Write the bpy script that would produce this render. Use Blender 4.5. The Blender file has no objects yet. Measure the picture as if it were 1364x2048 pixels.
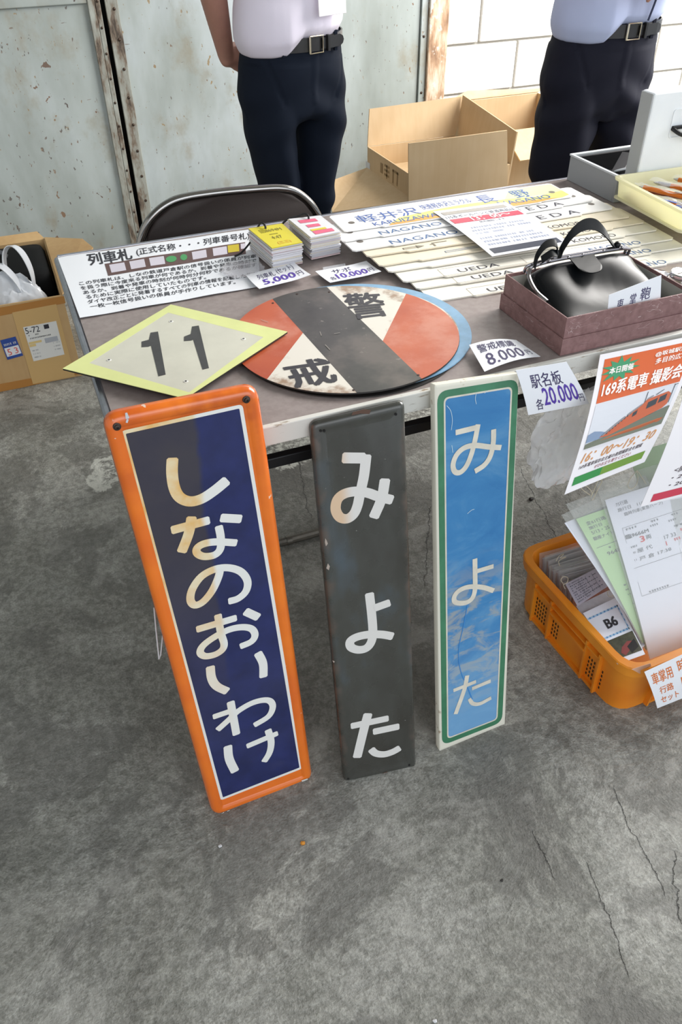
import bpy, bmesh, math, random
from mathutils import Vector, Matrix, noise
random.seed(7)
SC = bpy.context.scene
COL = SC.collection

# ------------------------------------------------------------------ camera
cam_d = bpy.data.cameras.new('camera'); cam = bpy.data.objects.new('camera', cam_d); COL.objects.link(cam)
RR = ((0.9275405, -0.3735241, -0.0121764), (-0.2471993, -0.5887615, -0.7695794), (0.2802875, 0.7168261, -0.6384350))
cam.matrix_world = Matrix(((RR[0][0], -RR[1][0], -RR[2][0], -0.0508545), (RR[0][1], -RR[1][1], -RR[2][1], -0.972135),
                           (RR[0][2], -RR[1][2], -RR[2][2], 1.36582), (0, 0, 0, 1)))
cam_d.sensor_fit = 'VERTICAL'; cam_d.sensor_height = 36.0; cam_d.sensor_width = 24.0
cam_d.lens = 1596.8 / 2048 * 36.0
cam_d.clip_start = 0.05
SC.camera = cam

# ------------------------------------------------------------------ world, lights, exposure
SC.view_settings.view_transform = 'Standard'; SC.view_settings.look = 'None'
SC.view_settings.gamma = 1.0; SC.view_settings.use_curve_mapping = False
SC.view_settings.exposure = 0.05
w = bpy.data.worlds.new('sky'); SC.world = w; w.use_nodes = True
w.node_tree.nodes['Background'].inputs[0].default_value = (0.86, 0.93, 1.0, 1)
w.node_tree.nodes['Background'].inputs[1].default_value = 1.0
def area(name, loc, target, sx, sy, power, col):
    l = bpy.data.lights.new(name, 'AREA'); l.shape = 'RECTANGLE'; l.size = sx; l.size_y = sy; l.energy = power; l.color = col
    o = bpy.data.objects.new(name, l); COL.objects.link(o); o.location = loc
    o.rotation_euler = (Vector(target) - Vector(loc)).to_track_quat('-Z', 'Y').to_euler()
    return o
# daylight falling in through the open gateway on the right, and skylight from the yard behind the viewer
area('gateway_daylight', (3.3, 1.05, 2.25), (1.3, 1.5, 0.6), 2.0, 2.0, 215, (1.0, 0.97, 0.93))
area('yard_daylight', (0.6, -3.6, 2.5), (0.4, 0.6, 0.3), 5.0, 2.2, 60, (0.95, 0.98, 1.0))

# ------------------------------------------------------------------ helpers
def lin(c):
    if isinstance(c, str):
        c = tuple(int(c[i:i+2], 16) / 255 for i in (0, 2, 4))
    return tuple((x / 12.92 if x <= 0.04045 else ((x + 0.055) / 1.055) ** 2.4) for x in c[:3]) + (1,)

class NT:
    """small node-tree writer"""
    def __init__(s, m):
        s.t = m.node_tree; s.n = s.t.nodes; s.l = s.t.links
        s.b = s.n['Principled BSDF']
        s.co = s.n.new('ShaderNodeTexCoord').outputs['Object']
    def add(s, typ, **kw):
        n = s.n.new(typ)
        for k, v in kw.items():
            if hasattr(n, k): setattr(n, k, v)
        return n
    def link(s, a, b): s.l.new(a, b)
    def noise(s, scale, detail=4, rough=0.55, vec=None, dist=0):
        n = s.n.new('ShaderNodeTexNoise'); n.inputs['Scale'].default_value = scale
        n.inputs['Detail'].default_value = detail; n.inputs['Roughness'].default_value = rough; n.inputs['Distortion'].default_value = dist
        s.l.new(vec or s.co, n.inputs['Vector']); return n.outputs['Fac']
    def map(s, scale=(1, 1, 1), loc=(0, 0, 0), rot=(0, 0, 0), vec=None):
        n = s.n.new('ShaderNodeMapping'); n.inputs['Scale'].default_value = scale; n.inputs['Location'].default_value = loc
        n.inputs['Rotation'].default_value = rot; s.l.new(vec or s.co, n.inputs['Vector']); return n.outputs['Vector']
    def ramp(s, fac, stops):
        n = s.n.new('ShaderNodeValToRGB'); e = n.color_ramp.elements
        while len(e) < len(stops): e.new(0.5)
        for i, (p, c) in enumerate(stops):
            e[i].position = p; e[i].color = c if len(c) == 4 else tuple(c) + (1,)
        s.l.new(fac, n.inputs['Fac']); return n.outputs['Color']
    def step(s, fac, a, b):
        n = s.n.new('ShaderNodeMapRange'); n.inputs['From Min'].default_value = a; n.inputs['From Max'].default_value = b
        n.interpolation_type = 'SMOOTHSTEP'; s.l.new(fac, n.inputs['Value']); return n.outputs['Result']
    def mix(s, fac, a, b, mode='MIX'):
        n = s.n.new('ShaderNodeMix'); n.data_type = 'RGBA'; n.blend_type = mode
        for i, v in ((0, fac), (6, a), (7, b)):
            if isinstance(v, (int, float)): n.inputs[i].default_value = v
            elif isinstance(v, tuple): n.inputs[i].default_value = v
            else: s.l.new(v, n.inputs[i])
        return n.outputs[2]
    def math(s, op, a, b=0.0):
        n = s.n.new('ShaderNodeMath'); n.operation = op
        for i, v in ((0, a), (1, b)):
            if isinstance(v, (int, float)): n.inputs[i].default_value = v
            else: s.l.new(v, n.inputs[i])
        return n.outputs[0]
    def sep(s, vec=None):
        n = s.n.new('ShaderNodeSeparateXYZ'); s.l.new(vec or s.co, n.inputs[0]); return n.outputs
    def color(s, c): s.l.new(c, s.b.inputs['Base Color'])
    def rough(s, c): s.l.new(c, s.b.inputs['Roughness'])
    def bump(s, h, strength=0.3, dist=0.002):
        n = s.n.new('ShaderNodeBump'); n.inputs['Strength'].default_value = strength; n.inputs['Distance'].default_value = dist
        s.l.new(h, n.inputs['Height']); s.l.new(n.outputs[0], s.b.inputs['Normal'])

MATS = {}
def mat(name, col, rough=0.6, metal=0.0, var=0.0, vscale=20, bump=0.0, bscale=200, spec=0.5, coat=0.0, trans=0.0, alpha=1.0, sss=0.0, fn=None, bdist=0.002):
    if name in MATS: return MATS[name]
    m = bpy.data.materials.new(name); m.use_nodes = True; b = m.node_tree.nodes['Principled BSDF']
    c = lin(col)
    b.inputs['Base Color'].default_value = c; b.inputs['Roughness'].default_value = rough; b.inputs['Metallic'].default_value = metal
    b.inputs['Specular IOR Level'].default_value = spec
    if coat: b.inputs['Coat Weight'].default_value = coat; b.inputs['Coat Roughness'].default_value = 0.06
    if trans: b.inputs['Transmission Weight'].default_value = trans
    if alpha < 1: b.inputs['Alpha'].default_value = alpha
    if sss: b.inputs['Subsurface Weight'].default_value = sss; b.inputs['Subsurface Radius'].default_value = (0.02, 0.008, 0.004)
    t = NT(m)
    if var:
        f = t.noise(vscale, 5, 0.6)
        k1 = tuple(min(1, x * (1 + var)) for x in c[:3]) + (1,); k0 = tuple(x * (1 - var) for x in c[:3]) + (1,)
        t.color(t.ramp(f, [(0.3, k0), (0.7, k1)]))
    if bump: t.bump(t.noise(bscale, 4), bump, bdist)
    if fn: fn(t, c)
    MATS[name] = m
    return m

def empty(name, label, cat, loc=(0, 0, 0), group=None, rz=0.0):
    o = bpy.data.objects.new(name, None); COL.objects.link(o); o.location = loc; o.rotation_euler = (0, 0, rz)
    o.empty_display_size = 0.05
    o['label'] = label; o['category'] = cat
    if group: o['group'] = group
    return o
def tag(o, label=None, cat=None, group=None, kind=None):
    if label: o['label'] = label
    if cat: o['category'] = cat
    if group: o['group'] = group
    if kind: o['kind'] = kind
    return o
def link(name, me, m=None, parent=None, smooth=False):
    o = bpy.data.objects.new(name, me); COL.objects.link(o)
    if m is not None and not me.materials: me.materials.append(m)
    if parent is not None: o.parent = parent
    if smooth:
        for p in me.polygons: p.use_smooth = True
    return o
def auto_smooth(me, deg=35):
    for p in me.polygons: p.use_smooth = True
    try: me.set_sharp_from_angle(angle=math.radians(deg))
    except Exception: pass
def obj(name, bm, m=None, parent=None, smooth=False, label=None, sharp=35):
    me = bpy.data.meshes.new(name); bmesh.ops.recalc_face_normals(bm, faces=bm.faces); bm.to_mesh(me); bm.free()
    o = link(name, me, m, parent)
    if smooth: auto_smooth(me, sharp)
    if label: o['label'] = label
    return o
def pyobj(name, vs, fs, m=None, parent=None, smooth=False, label=None, sharp=35):
    me = bpy.data.meshes.new(name); me.from_pydata([tuple(v) for v in vs], [], fs); me.update()
    o = link(name, me, m, parent)
    if smooth: auto_smooth(me, sharp)
    if label: o['label'] = label
    return o
def BM(): return bmesh.new()
def box(bm, x0, x1, y0, y1, z0, z1, bev=0.0, M=None):
    r = bmesh.ops.create_cube(bm, size=1.0)
    vs = r['verts']
    for v in vs:
        v.co = Vector((x0 + (v.co.x + .5) * (x1 - x0), y0 + (v.co.y + .5) * (y1 - y0), z0 + (v.co.z + .5) * (z1 - z0)))
    if bev:
        es = list({e for v in vs for e in v.link_edges})
        rr = bmesh.ops.bevel(bm, geom=es, offset=bev, segments=2, affect='EDGES', profile=0.5)
        vs = list({v for v in rr['verts']} | {v for v in vs if v.is_valid})
    if M is not None:
        for v in vs: v.co = M @ v.co
    return vs
def prism(bm, pts, z0, z1, M=None, f=None):
    """pts 2D outline (x,y), extruded z0..z1, mapped by M (matrix) or f(x,y,z)"""
    n = len(pts)
    def mp(x, y, z):
        if f: return Vector(f(x, y, z))
        v = Vector((x, y, z)); return M @ v if M is not None else v
    a = [bm.verts.new(mp(x, y, z0)) for x, y in pts]; b = [bm.verts.new(mp(x, y, z1)) for x, y in pts]
    for i in range(n):
        j = (i + 1) % n; bm.faces.new((a[i], a[j], b[j], b[i]))
    bm.faces.new(b); bm.faces.new(a[::-1])
def catmull(pts, k=6):
    P = [Vector(p) for p in pts]
    if len(P) < 3: return P
    out = []
    for i in range(len(P) - 1):
        p0 = P[max(i - 1, 0)]; p1 = P[i]; p2 = P[i + 1]; p3 = P[min(i + 2, len(P) - 1)]
        if i == 0: p0 = p1 * 2 - p2
        if i == len(P) - 2: p3 = p2 * 2 - p1
        for j in range(k):
            t = j / k
            out.append(0.5 * ((2 * p1) + (p2 - p0) * t + (2 * p0 - 5 * p1 + 4 * p2 - p3) * t * t + (3 * p1 - p0 - 3 * p2 + p3) * t ** 3))
    out.append(P[-1]); return out
def tube(bm, path, r, n=8, closed=False, caps=True, up=None):
    P = [Vector(p) for p in path]; rings = []
    N = len(P); prev = None
    for i, p in enumerate(P):
        if closed: d = P[(i + 1) % N] - P[i - 1]
        else: d = P[min(i + 1, N - 1)] - P[max(i - 1, 0)]
        d.normalize()
        if prev is None:
            a = d.orthogonal().normalized() if up is None else (Vector(up) - Vector(up).dot(d) * d).normalized()
        else: a = (prev - prev.dot(d) * d).normalized()
        prev = a; b = d.cross(a)
        rr = r[i] if isinstance(r, (list, tuple)) else r
        rings.append([bm.verts.new(p + (a * math.cos(t) + b * math.sin(t)) * rr) for t in [2 * math.pi * q / n for q in range(n)]])
    for i in range(N if closed else N - 1):
        A = rings[i]; B = rings[(i + 1) % N]
        for q in range(n): bm.faces.new((A[q], A[(q + 1) % n], B[(q + 1) % n], B[q]))
    if caps and not closed:
        bm.faces.new(rings[0][::-1]); bm.faces.new(rings[-1])
def lathe(bm, prof, n=24, M=None):
    """prof [(r,z)...]"""
    rings = []
    for r, z in prof:
        if r < 1e-6: rings.append([bm.verts.new((M @ Vector((0, 0, z))) if M is not None else (0, 0, z))])
        else:
            ring = []
            for q in range(n):
                t = 2 * math.pi * q / n; v = Vector((r * math.cos(t), r * math.sin(t), z))
                ring.append(bm.verts.new(M @ v if M is not None else v))
            rings.append(ring)
    for A, B in zip(rings, rings[1:]):
        for q in range(n):
            q2 = (q + 1) % n
            if len(A) == 1 and len(B) == 1: continue
            if len(A) == 1: bm.faces.new((A[0], B[q], B[q2]))
            elif len(B) == 1: bm.faces.new((A[q], A[q2], B[0]))
            else: bm.faces.new((A[q], A[q2], B[q2], B[q]))
    if len(rings[0]) > 1: bm.faces.new(rings[0][::-1])
    if len(rings[-1]) > 1: bm.faces.new(rings[-1])
def loft(bm, rings, cap=True):
    R = [[bm.verts.new(p) for p in r] for r in rings]
    n = len(R[0])
    for A, B in zip(R, R[1:]):
        for q in range(n): bm.faces.new((A[q], A[(q + 1) % n], B[(q + 1) % n], B[q]))
    if cap: bm.faces.new(R[0][::-1]); bm.faces.new(R[-1])
def frame_mat(o, u, v, n):
    return Matrix(((u[0], v[0], n[0], o[0]), (u[1], v[1], n[1], o[1]), (u[2], v[2], n[2], o[2]), (0, 0, 0, 1)))

# ---- quads with rounded corners, inset
def inset_quad(q, d):
    """q = TL,TR,BR,BL in 2D; inset by d (negative grows)"""
    P = [Vector(p) for p in q]; n = 4; c = sum(P, Vector((0, 0))) / 4; L = []
    for i in range(n):
        a = P[i]; b = P[(i + 1) % n]; t = (b - a).normalized(); nn = Vector((-t.y, t.x))
        if nn.dot(c - a) < 0: nn = -nn
        L.append((a + nn * d, t))
    out = []
    for i in range(n):
        a, t = L[i - 1]; b, s = L[i]
        den = t.x * s.y - t.y * s.x; k = ((b - a).x * s.y - (b - a).y * s.x) / den
        out.append(a + t * k)
    return out
def round_quad(q, r, k=5):
    P = [Vector(p) for p in q]; out = []
    for i in range(4):
        p = P[i]; a = (P[i - 1] - p).normalized(); b = (P[(i + 1) % 4] - p).normalized()
        rr = r[i] if isinstance(r, (list, tuple)) else r
        s = p + a * rr; e = p + b * rr
        for j in range(k + 1):
            t = j / k; out.append((s * (1 - t) ** 2 + p * 2 * t * (1 - t) + e * t * t))
    return out

# ---- text
_TC = {}
def glyphs(s, bold=0.0, shear=0.0):
    """flat mesh of a line of writing, normalised so that width and height run 0..1; returns verts, faces, aspect"""
    key = (s, 0, shear)
    if key in _TC: return _TC[key]
    cu = bpy.data.curves.new('t', 'FONT'); cu.body = s; cu.size = 1.0; cu.resolution_u = 2; cu.shear = shear; cu.fill_mode = 'FRONT'
    o = bpy.data.objects.new('t', cu); COL.objects.link(o)
    me = bpy.data.meshes.new_from_object(o)
    vs = [v.co.copy() for v in me.vertices]; fs = [tuple(p.vertices) for p in me.polygons]
    bpy.data.objects.remove(o); bpy.data.meshes.remove(me); bpy.data.curves.remove(cu)
    x0 = min(v.x for v in vs); x1 = max(v.x for v in vs); y0 = min(v.y for v in vs); y1 = max(v.y for v in vs)
    out = ([((v.x - x0) / (x1 - x0), (v.y - y0) / (y1 - y0)) for v in vs], fs, (x1 - x0) / (y1 - y0))
    _TC[key] = out
    return out
class Ink:
    """collects flat print on a surface given by map f(u,v,h)->point"""
    def __init__(s, f): s.f = f; s.v = []; s.t = []; s.h = 0.0005
    def poly(s, pts):
        k = len(s.v); s.v += [s.f(x, y, s.h) for x, y in pts]; s.t.append(tuple(range(k, k + len(pts))))
    def mesh(s, vs, fs):
        k = len(s.v); s.v += [s.f(x, y, s.h) for x, y in vs]; s.t += [tuple(k + i for i in f) for f in fs]
    def rect(s, u0, v0, u1, v1, nu=1, nv=1):
        vs = [(u0 + (u1 - u0) * i / nu, v0 + (v1 - v0) * j / nv) for j in range(nv + 1) for i in range(nu + 1)]
        fs = [(j * (nu + 1) + i, j * (nu + 1) + i + 1, (j + 1) * (nu + 1) + i + 1, (j + 1) * (nu + 1) + i) for j in range(nv) for i in range(nu)]
        s.mesh(vs, fs)
    def text(s, st, u0, v0, u1, v1, bold=0.0, shear=0.0, slope=0.0):
        """box u0..u1 across, v0 (top) .. v1 (bottom)"""
        vs, fs, asp = glyphs(st, bold, shear)
        s.bold([(u0 + (u1 - u0) * x, v1 + (v0 - v1) * y + slope * x) for x, y in vs], fs, bold * (v1 - v0) if False else bold, (u1 - u0) / max(asp, .1), v1 - v0)
    def text_quad(s, st, TL, TR, BR, BL, bold=0.0):
        vs, fs, _ = glyphs(st, bold)
        TL, TR, BR, BL = map(Vector, (TL, TR, BR, BL)); out = []
        for x, y in vs:
            t = TL.lerp(TR, x); b = BL.lerp(BR, x); p = b.lerp(t, y); out.append((p.x, p.y))
        s.bold(out, fs, bold, (Vector(TR) - Vector(TL)).length, (Vector(BL) - Vector(TL)).length)
    def bold(s, vs, fs, b, su, sv):
        """heavier strokes: the same glyphs laid four times with tiny shifts"""
        if b < 0.002: s.mesh(vs, fs); return
        h0 = s.h
        for i, (a, c) in enumerate(((-1, -.6), (1, -.6), (1, .6), (-1, .6), (0, 0))):
            s.h = h0 + i * 0.000012; s.mesh([(x + a * b * su, y + c * b * sv) for x, y in vs], fs)
        s.h = h0
    def greek(s, u0, v0, u1, v1, n):
        """a row of small blurred marks"""
        x = u0; wv = (u1 - u0) / n
        for i in range(n):
            if random.random() < 0.86:
                a = x + wv * 0.1; b = x + wv * random.uniform(0.6, 0.95); m = (v0 + v1) / 2
                s.poly([(a, v0), (b, v0), (b, v0 + (v1 - v0) * .25), (a, v0 + (v1 - v0) * .25)])
                s.poly([(a, m), (b, m), (b, m + (v1 - v0) * .2), (a, m + (v1 - v0) * .2)])
                c = a + (b - a) * random.uniform(.2, .7)
                s.poly([(c, v0), (c + wv * .18, v0), (c + wv * .18, v1), (c, v1)])
            x += wv
    def stroke(s, pts, wd, k=5, rnd=0.3):
        """brush stroke with gently rounded ends, pts 2D"""
        P = catmull([Vector((p[0], p[1], 0)) for p in pts], k); n = len(P); L = []; Rr = []
        tot = sum((P[i + 1] - P[i]).length for i in range(n - 1)); acc = 0
        # end caps: shrink over the last bit
        W = wd if isinstance(wd, (list, tuple)) else [wd, wd]
        def off(p, d, hw): nn = Vector((-d.y, d.x, 0)); return p + nn * hw, p - nn * hw
        for i, p in enumerate(P):
            d = (P[min(i + 1, n - 1)] - P[max(i - 1, 0)]).normalized()
            t = acc / tot if tot else 0
            ww = W[0] + (W[-1] - W[0]) * t if len(W) == 2 else W[min(int(t * (len(W) - 1)), len(W) - 2)] * (1 - (t * (len(W) - 1)) % 1) + W[min(int(t * (len(W) - 1)) + 1, len(W) - 1)] * ((t * (len(W) - 1)) % 1)
            if i == 0:
                a, b = off(p, d, ww / 2 * (1 - rnd)); L.append(a); Rr.append(b)
                p2 = p + d * ww * rnd * .5; a, b = off(p2, d, ww / 2); L.append(a); Rr.append(b)
            elif i == n - 1:
                p2 = p - d * ww * rnd * .5; a, b = off(p2, d, ww / 2); L.append(a); Rr.append(b)
                a, b = off(p, d, ww / 2 * (1 - rnd)); L.append(a); Rr.append(b)
            else:
                a, b = off(p, d, ww / 2); L.append(a); Rr.append(b)
            if i < n - 1: acc += (P[i + 1] - p).length
        m = len(L)
        k0 = len(s.v); hh = s.h
        for side_ in (L, Rr):
            for i, q in enumerate(side_): s.v.append(s.f(q.x, q.y, hh + i * 0.000006))
        s.t += [(k0 + i, k0 + i + 1, k0 + m + i + 1, k0 + m + i) for i in range(m - 1)]
        s.h = hh + m * 0.000006 + 0.00001
    def done(s, name, m, parent, label=None):
        o = pyobj(name, s.v, s.t, m, parent, label=label)
        if name in ('printed_text', 'handwriting', 'small_print', 'lettering', 'time_line', 'small_line', 'photo_tags', 'photo_train_windows', 'photo_train_roof', 'label_bars', 'chipped_enamel', 'scratches', 'badge_print', 'border_dashes', 'border', 'frame_line', 'pink_label', 'faint_print', 'red_marks', 'rust_scab', 'arrow_mark', 'label_highlight', 'paint_drip', 'photo_green_tag', 'blue_streak', 'blue_outline', 'pen_picture'): o['kind'] = 'stuff'
        return o

class Sheet:
    """thin sheet on four world corners TL,TR,BR,BL with optional curl(u,v)->offset along its normal; v runs down"""
    def __init__(s, TL, TR, BR, BL, curl=None, flip=False):
        s.c = [Vector(p) for p in (TL, TR, BR, BL)]; s.curl = curl
        s.n = (s.c[1] - s.c[0]).cross(s.c[3] - s.c[0]).normalized()
        if flip: s.n = -s.n
    def f(s, u, v, h=0.0):
        TL, TR, BR, BL = s.c
        p = TL.lerp(TR, u).lerp(BL.lerp(BR, u), v)
        k = s.curl(u, v) if s.curl else 0
        return p + s.n * (k + h)
    def build(s, name, m, parent=None, th=0.0006, nu=1, nv=1, outline=None):
        bm = BM()
        if outline:
            a = [bm.verts.new(s.f(u, v, 0)) for u, v in outline]; b = [bm.verts.new(s.f(u, v, -th)) for u, v in outline]
            n = len(a)
            bm.faces.new(a); bm.faces.new(b[::-1])
            for i in range(n): bm.faces.new((a[i], b[i], b[(i + 1) % n], a[(i + 1) % n]))
            return obj(name, bm, m, parent)
        A = [[bm.verts.new(s.f(i / nu, j / nv, 0)) for i in range(nu + 1)] for j in range(nv + 1)]
        B = [[bm.verts.new(s.f(i / nu, j / nv, -th)) for i in range(nu + 1)] for j in range(nv + 1)]
        for j in range(nv):
            for i in range(nu):
                bm.faces.new((A[j][i], A[j][i+1], A[j+1][i+1], A[j+1][i])); bm.faces.new((B[j][i], B[j+1][i], B[j+1][i+1], B[j][i+1]))
        for i in range(nu):
            bm.faces.new((A[0][i], B[0][i], B[0][i+1], A[0][i+1])); bm.faces.new((A[nv][i], A[nv][i+1], B[nv][i+1], B[nv][i]))
        for j in range(nv):
            bm.faces.new((A[j][0], A[j+1][0], B[j+1][0], B[j][0])); bm.faces.new((A[j][nu], B[j][nu], B[j+1][nu], A[j+1][nu]))
        return obj(name, bm, m, parent, smooth=nu > 1 or nv > 1)
    def ink(s): return Ink(s.f)

# ------------------------------------------------------------------ materials
def m_paper(): return mat('paper_white', 'f2f3f8', 0.6, var=0.0)
CRK = [(0.72,-0.386,0)[:2] + (0.669,-0.597,0)[:2] + (1,), (0.586,-0.489,0)[:2] + (0.539,-0.677,0)[:2] + (2,), (0.528,-0.405,0)[:2] + (0.518,-0.499,0)[:2] + (3,), (0.743,-0.533,0)[:2] + (0.664,-0.639,0)[:2] + (4,), (1.095,0.561,0)[:2] + (1.013,0.224,0)[:2] + (5,), (0.531,0.881,0)[:2] + (0.461,0.562,0)[:2] + (6,), (0.782,0.496,-0)[:2] + (0.619,0.215,0)[:2] + (7,)]
def _floor(t, c):
    n1 = t.noise(2.2, 6, 0.6, dist=0.6); n2 = t.noise(9, 6, 0.65, dist=0.8); n3 = t.noise(60, 5, 0.7); n4 = t.noise(210, 4, 0.65)
    base = t.ramp(n1, [(0.36, lin('6e6d69')), (0.47, lin('7e7e79')), (0.55, lin('8b8b87')), (0.68, lin('979691'))])
    b2 = t.mix(0.75, base, t.ramp(n2, [(0.32, (0.42, 0.42, 0.41)), (0.46, (0.52, 0.52, 0.51)), (0.64, (0.62, 0.62, 0.61))]), 'OVERLAY')
    b3 = t.mix(0.7, b2, t.ramp(n3, [(0.40, (0.33, 0.33, 0.32)), (0.5, (0.5, 0.5, 0.5)), (0.60, (0.68, 0.68, 0.68))]), 'OVERLAY')
    b3 = t.mix(0.8, b3, t.ramp(n4, [(0.40, (0.40, 0.40, 0.39)), (0.60, (0.60, 0.60, 0.60))]), 'OVERLAY')
    n5 = t.noise(2.9, 8, 0.7, dist=0.5)
    b3 = t.mix(t.math('MULTIPLY', t.step(n5, 0.50, 0.54), 0.50), b3, lin('5a5955'))
    n6 = t.noise(4.6, 8, 0.7, vec=t.map(loc=(5, 2, 0)), dist=0.8)
    b3 = t.mix(t.math('MULTIPLY', t.step(n6, 0.53, 0.62), 0.34), b3, lin('b2b1ab'))
    # short trowel scratches in two directions
    s1 = t.noise(38, 3, 0.5, vec=t.map((1, 9, 1), rot=(0, 0, 0.7)), dist=0.3); s2 = t.noise(30, 3, 0.5, vec=t.map((9, 1, 1), rot=(0, 0, 0.3)), dist=0.3)
    sc = t.math('MAXIMUM', t.step(s1, 0.62, 0.72), t.step(s2, 0.64, 0.74))
    b4 = t.mix(t.math('MULTIPLY', sc, 0.14), b3, lin('b4b4ae'))
    # a few long thin cracks
    P = t.sep()
    def crack(x0, y0, x1, y1, sd):
        L_ = math.hypot(x1 - x0, y1 - y0); dx, dy = (x1 - x0) / L_, (y1 - y0) / L_
        ax = t.math('SUBTRACT', P[0], x0); ay = t.math('SUBTRACT', P[1], y0)
        al = t.math('ADD', t.math('MULTIPLY', ax, dx), t.math('MULTIPLY', ay, dy))
        ac = t.math('ADD', t.math('SUBTRACT', t.math('MULTIPLY', ax, dy), t.math('MULTIPLY', ay, dx)), t.math('MULTIPLY', t.math('SUBTRACT', t.noise(9 + sd, 6, .65, vec=t.map(loc=(sd, sd, 0))), .5), .05))
        on = t.math('SUBTRACT', 1.0, t.step(t.math('ABSOLUTE', ac), 0.0002, 0.0016))
        end = t.math('SUBTRACT', 1.0, t.step(t.math('ABSOLUTE', t.math('SUBTRACT', al, L_ / 2)), L_ * .40, L_ * .5))
        return t.math('MULTIPLY', on, end)
    ck = crack(CRK[0][0], CRK[0][1], CRK[0][2], CRK[0][3], 1)
    for q_ in CRK[1:]: ck = t.math('MAXIMUM', ck, crack(q_[0], q_[1], q_[2], q_[3], q_[4]))
    b5 = t.mix(t.math('MULTIPLY', ck, 0.5), b4, lin('3c3a37'))
    # pits
    pit = t.math('MULTIPLY', t.step(t.noise(120, 2), 0.70, 0.76), 0.6)
    b6 = t.mix(pit, b5, lin('4a4845'))
    # two worn patches of white paint, and a third paler patch to the right
    P = t.sep(t.map(loc=(0, 0, 0)))
    def patch(cx, cy, hx, hy, amt):
        dx = t.math('SUBTRACT', t.math('ABSOLUTE', t.math('SUBTRACT', P[0], cx)), hx); dy = t.math('SUBTRACT', t.math('ABSOLUTE', t.math('SUBTRACT', P[1], cy)), hy)
        d = t.math('MAXIMUM', dx, dy)
        d = t.math('ADD', d, t.math('MULTIPLY', t.math('SUBTRACT', n2, 0.5), 0.16))
        ins = t.math('SUBTRACT', 1.0, t.step(d, -0.004, 0.006))
        edge = t.math('SUBTRACT', 1.0, t.step(t.math('ABSOLUTE', t.math('ADD', d, 0.012)), 0.004, 0.016))
        wear = t.math('MAXIMUM', t.step(n3, 0.45, 0.58), edge)
        return t.math('MULTIPLY', t.math('MULTIPLY', ins, wear), amt)
    k = t.math('MAXIMUM', patch(0.06, 1.0, 0.10, 0.08, 0.75), t.math('MAXIMUM', patch(0.52, 0.90, 0.11, 0.085, 0.95), patch(0.96, 0.93, 0.14, 0.07, 0.8)))
    b7 = t.mix(k, b6, lin('c9cac2'))
    t.color(b7)
    t.rough(t.ramp(n2, [(0.3, (0.42,) * 3), (0.7, (0.7,) * 3)]))
    h = t.math('ADD', t.math('MULTIPLY', n3, 0.5), t.math('ADD', t.math('MULTIPLY', n4, 0.25), t.math('MULTIPLY', n2, 1.2)))
    h = t.math('SUBTRACT', h, t.math('MULTIPLY', ck, 1.0)); h = t.math('SUBTRACT', h, t.math('MULTIPLY', sc, 0.06))
    t.bump(h, 0.9, 0.008)
M_floor = mat('worn_concrete', '8a8a86', 0.6, fn=_floor)

def _door(t, c):
    n1 = t.noise(1.6, 5, 0.6, vec=t.map((1, 1, 0.45)), dist=0.4); n2 = t.noise(9, 4, 0.6, vec=t.map((1, 1, 0.35)))
    base = t.ramp(n1, [(0.34, lin('949b96')), (0.5, lin('a7afad')), (0.66, lin('bcc5c9'))])
    base = t.mix(0.45, base, t.ramp(n2, [(0.35, (0.42, 0.43, 0.42)), (0.62, (0.6, 0.61, 0.62))]), 'OVERLAY')
    stain = t.step(t.noise(5, 5, 0.65, vec=t.map((1, 1, 0.7), loc=(3, 0, 1))), 0.53, 0.70)
    base = t.mix(t.math('MULTIPLY', stain, 0.5), base, lin('8c7f62'))
    # chips down to brown primer
    v = t.add('ShaderNodeTexVoronoi', feature='F1'); v.inputs['Scale'].default_value = 19; v.inputs['Randomness'].default_value = 1.0
    dn = t.add('ShaderNodeTexNoise'); dn.inputs['Scale'].default_value = 26; dn.inputs['Detail'].default_value = 4; t.link(t.co, dn.inputs['Vector'])
    va = t.add('ShaderNodeVectorMath', operation='MULTIPLY_ADD'); t.link(dn.outputs['Color'], va.inputs[0]); va.inputs[1].default_value = (0.07, 0.07, 0.07)
    t.link(t.map((1, 1, 0.62)), va.inputs[2]); t.link(va.outputs[0], v.inputs['Vector'])
    cs = t.sep(v.outputs['Color'])
    size = t.math('MULTIPLY', t.step(cs[0], 0.30, 1.0), 0.17)
    chip = t.math('LESS_THAN', v.outputs['Distance'], size)
    fine = t.math('MULTIPLY', t.step(t.noise(75, 3, vec=t.map((1, 1, 0.5))), 0.665, 0.70), 0.85)
    scr = t.math('MULTIPLY', t.step(t.noise(22, 2, vec=t.map((1, 1, 6), rot=(0, 0.5, 0)), dist=.5), 0.74, 0.78), 0.7)
    chip = t.math('MAXIMUM', chip, t.math('MAXIMUM', fine, scr))
    br = t.ramp(cs[1], [(0.2, lin('50413a')), (0.5, lin('7d5c45')), (0.8, lin('9a8560'))])
    t.color(t.mix(t.math('MULTIPLY', chip, 0.9), base, br))
    t.rough(t.ramp(n2, [(0.3, (0.45,) * 3), (0.7, (0.65,) * 3)]))
    t.bump(t.math('SUBTRACT', t.math('MULTIPLY', n2, 0.3), chip), 0.35, 0.002)
M_door = mat('chipped_blue_grey_paint', 'acb6b6', 0.5, fn=_door)
def _rust(t, c):
    n = t.noise(30, 5, 0.65, vec=t.map((1, 1, 0.3))); 
    t.color(t.ramp(n, [(0.34, lin('453c34')), (0.43, lin('776a5c')), (0.50, lin('8f8f86')), (0.7, lin('a8aca5'))])); t.bump(n, 0.4, 0.002)
M_rust = mat('rusty_painted_angle_iron', '8a8478', 0.65, fn=_rust)
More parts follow.
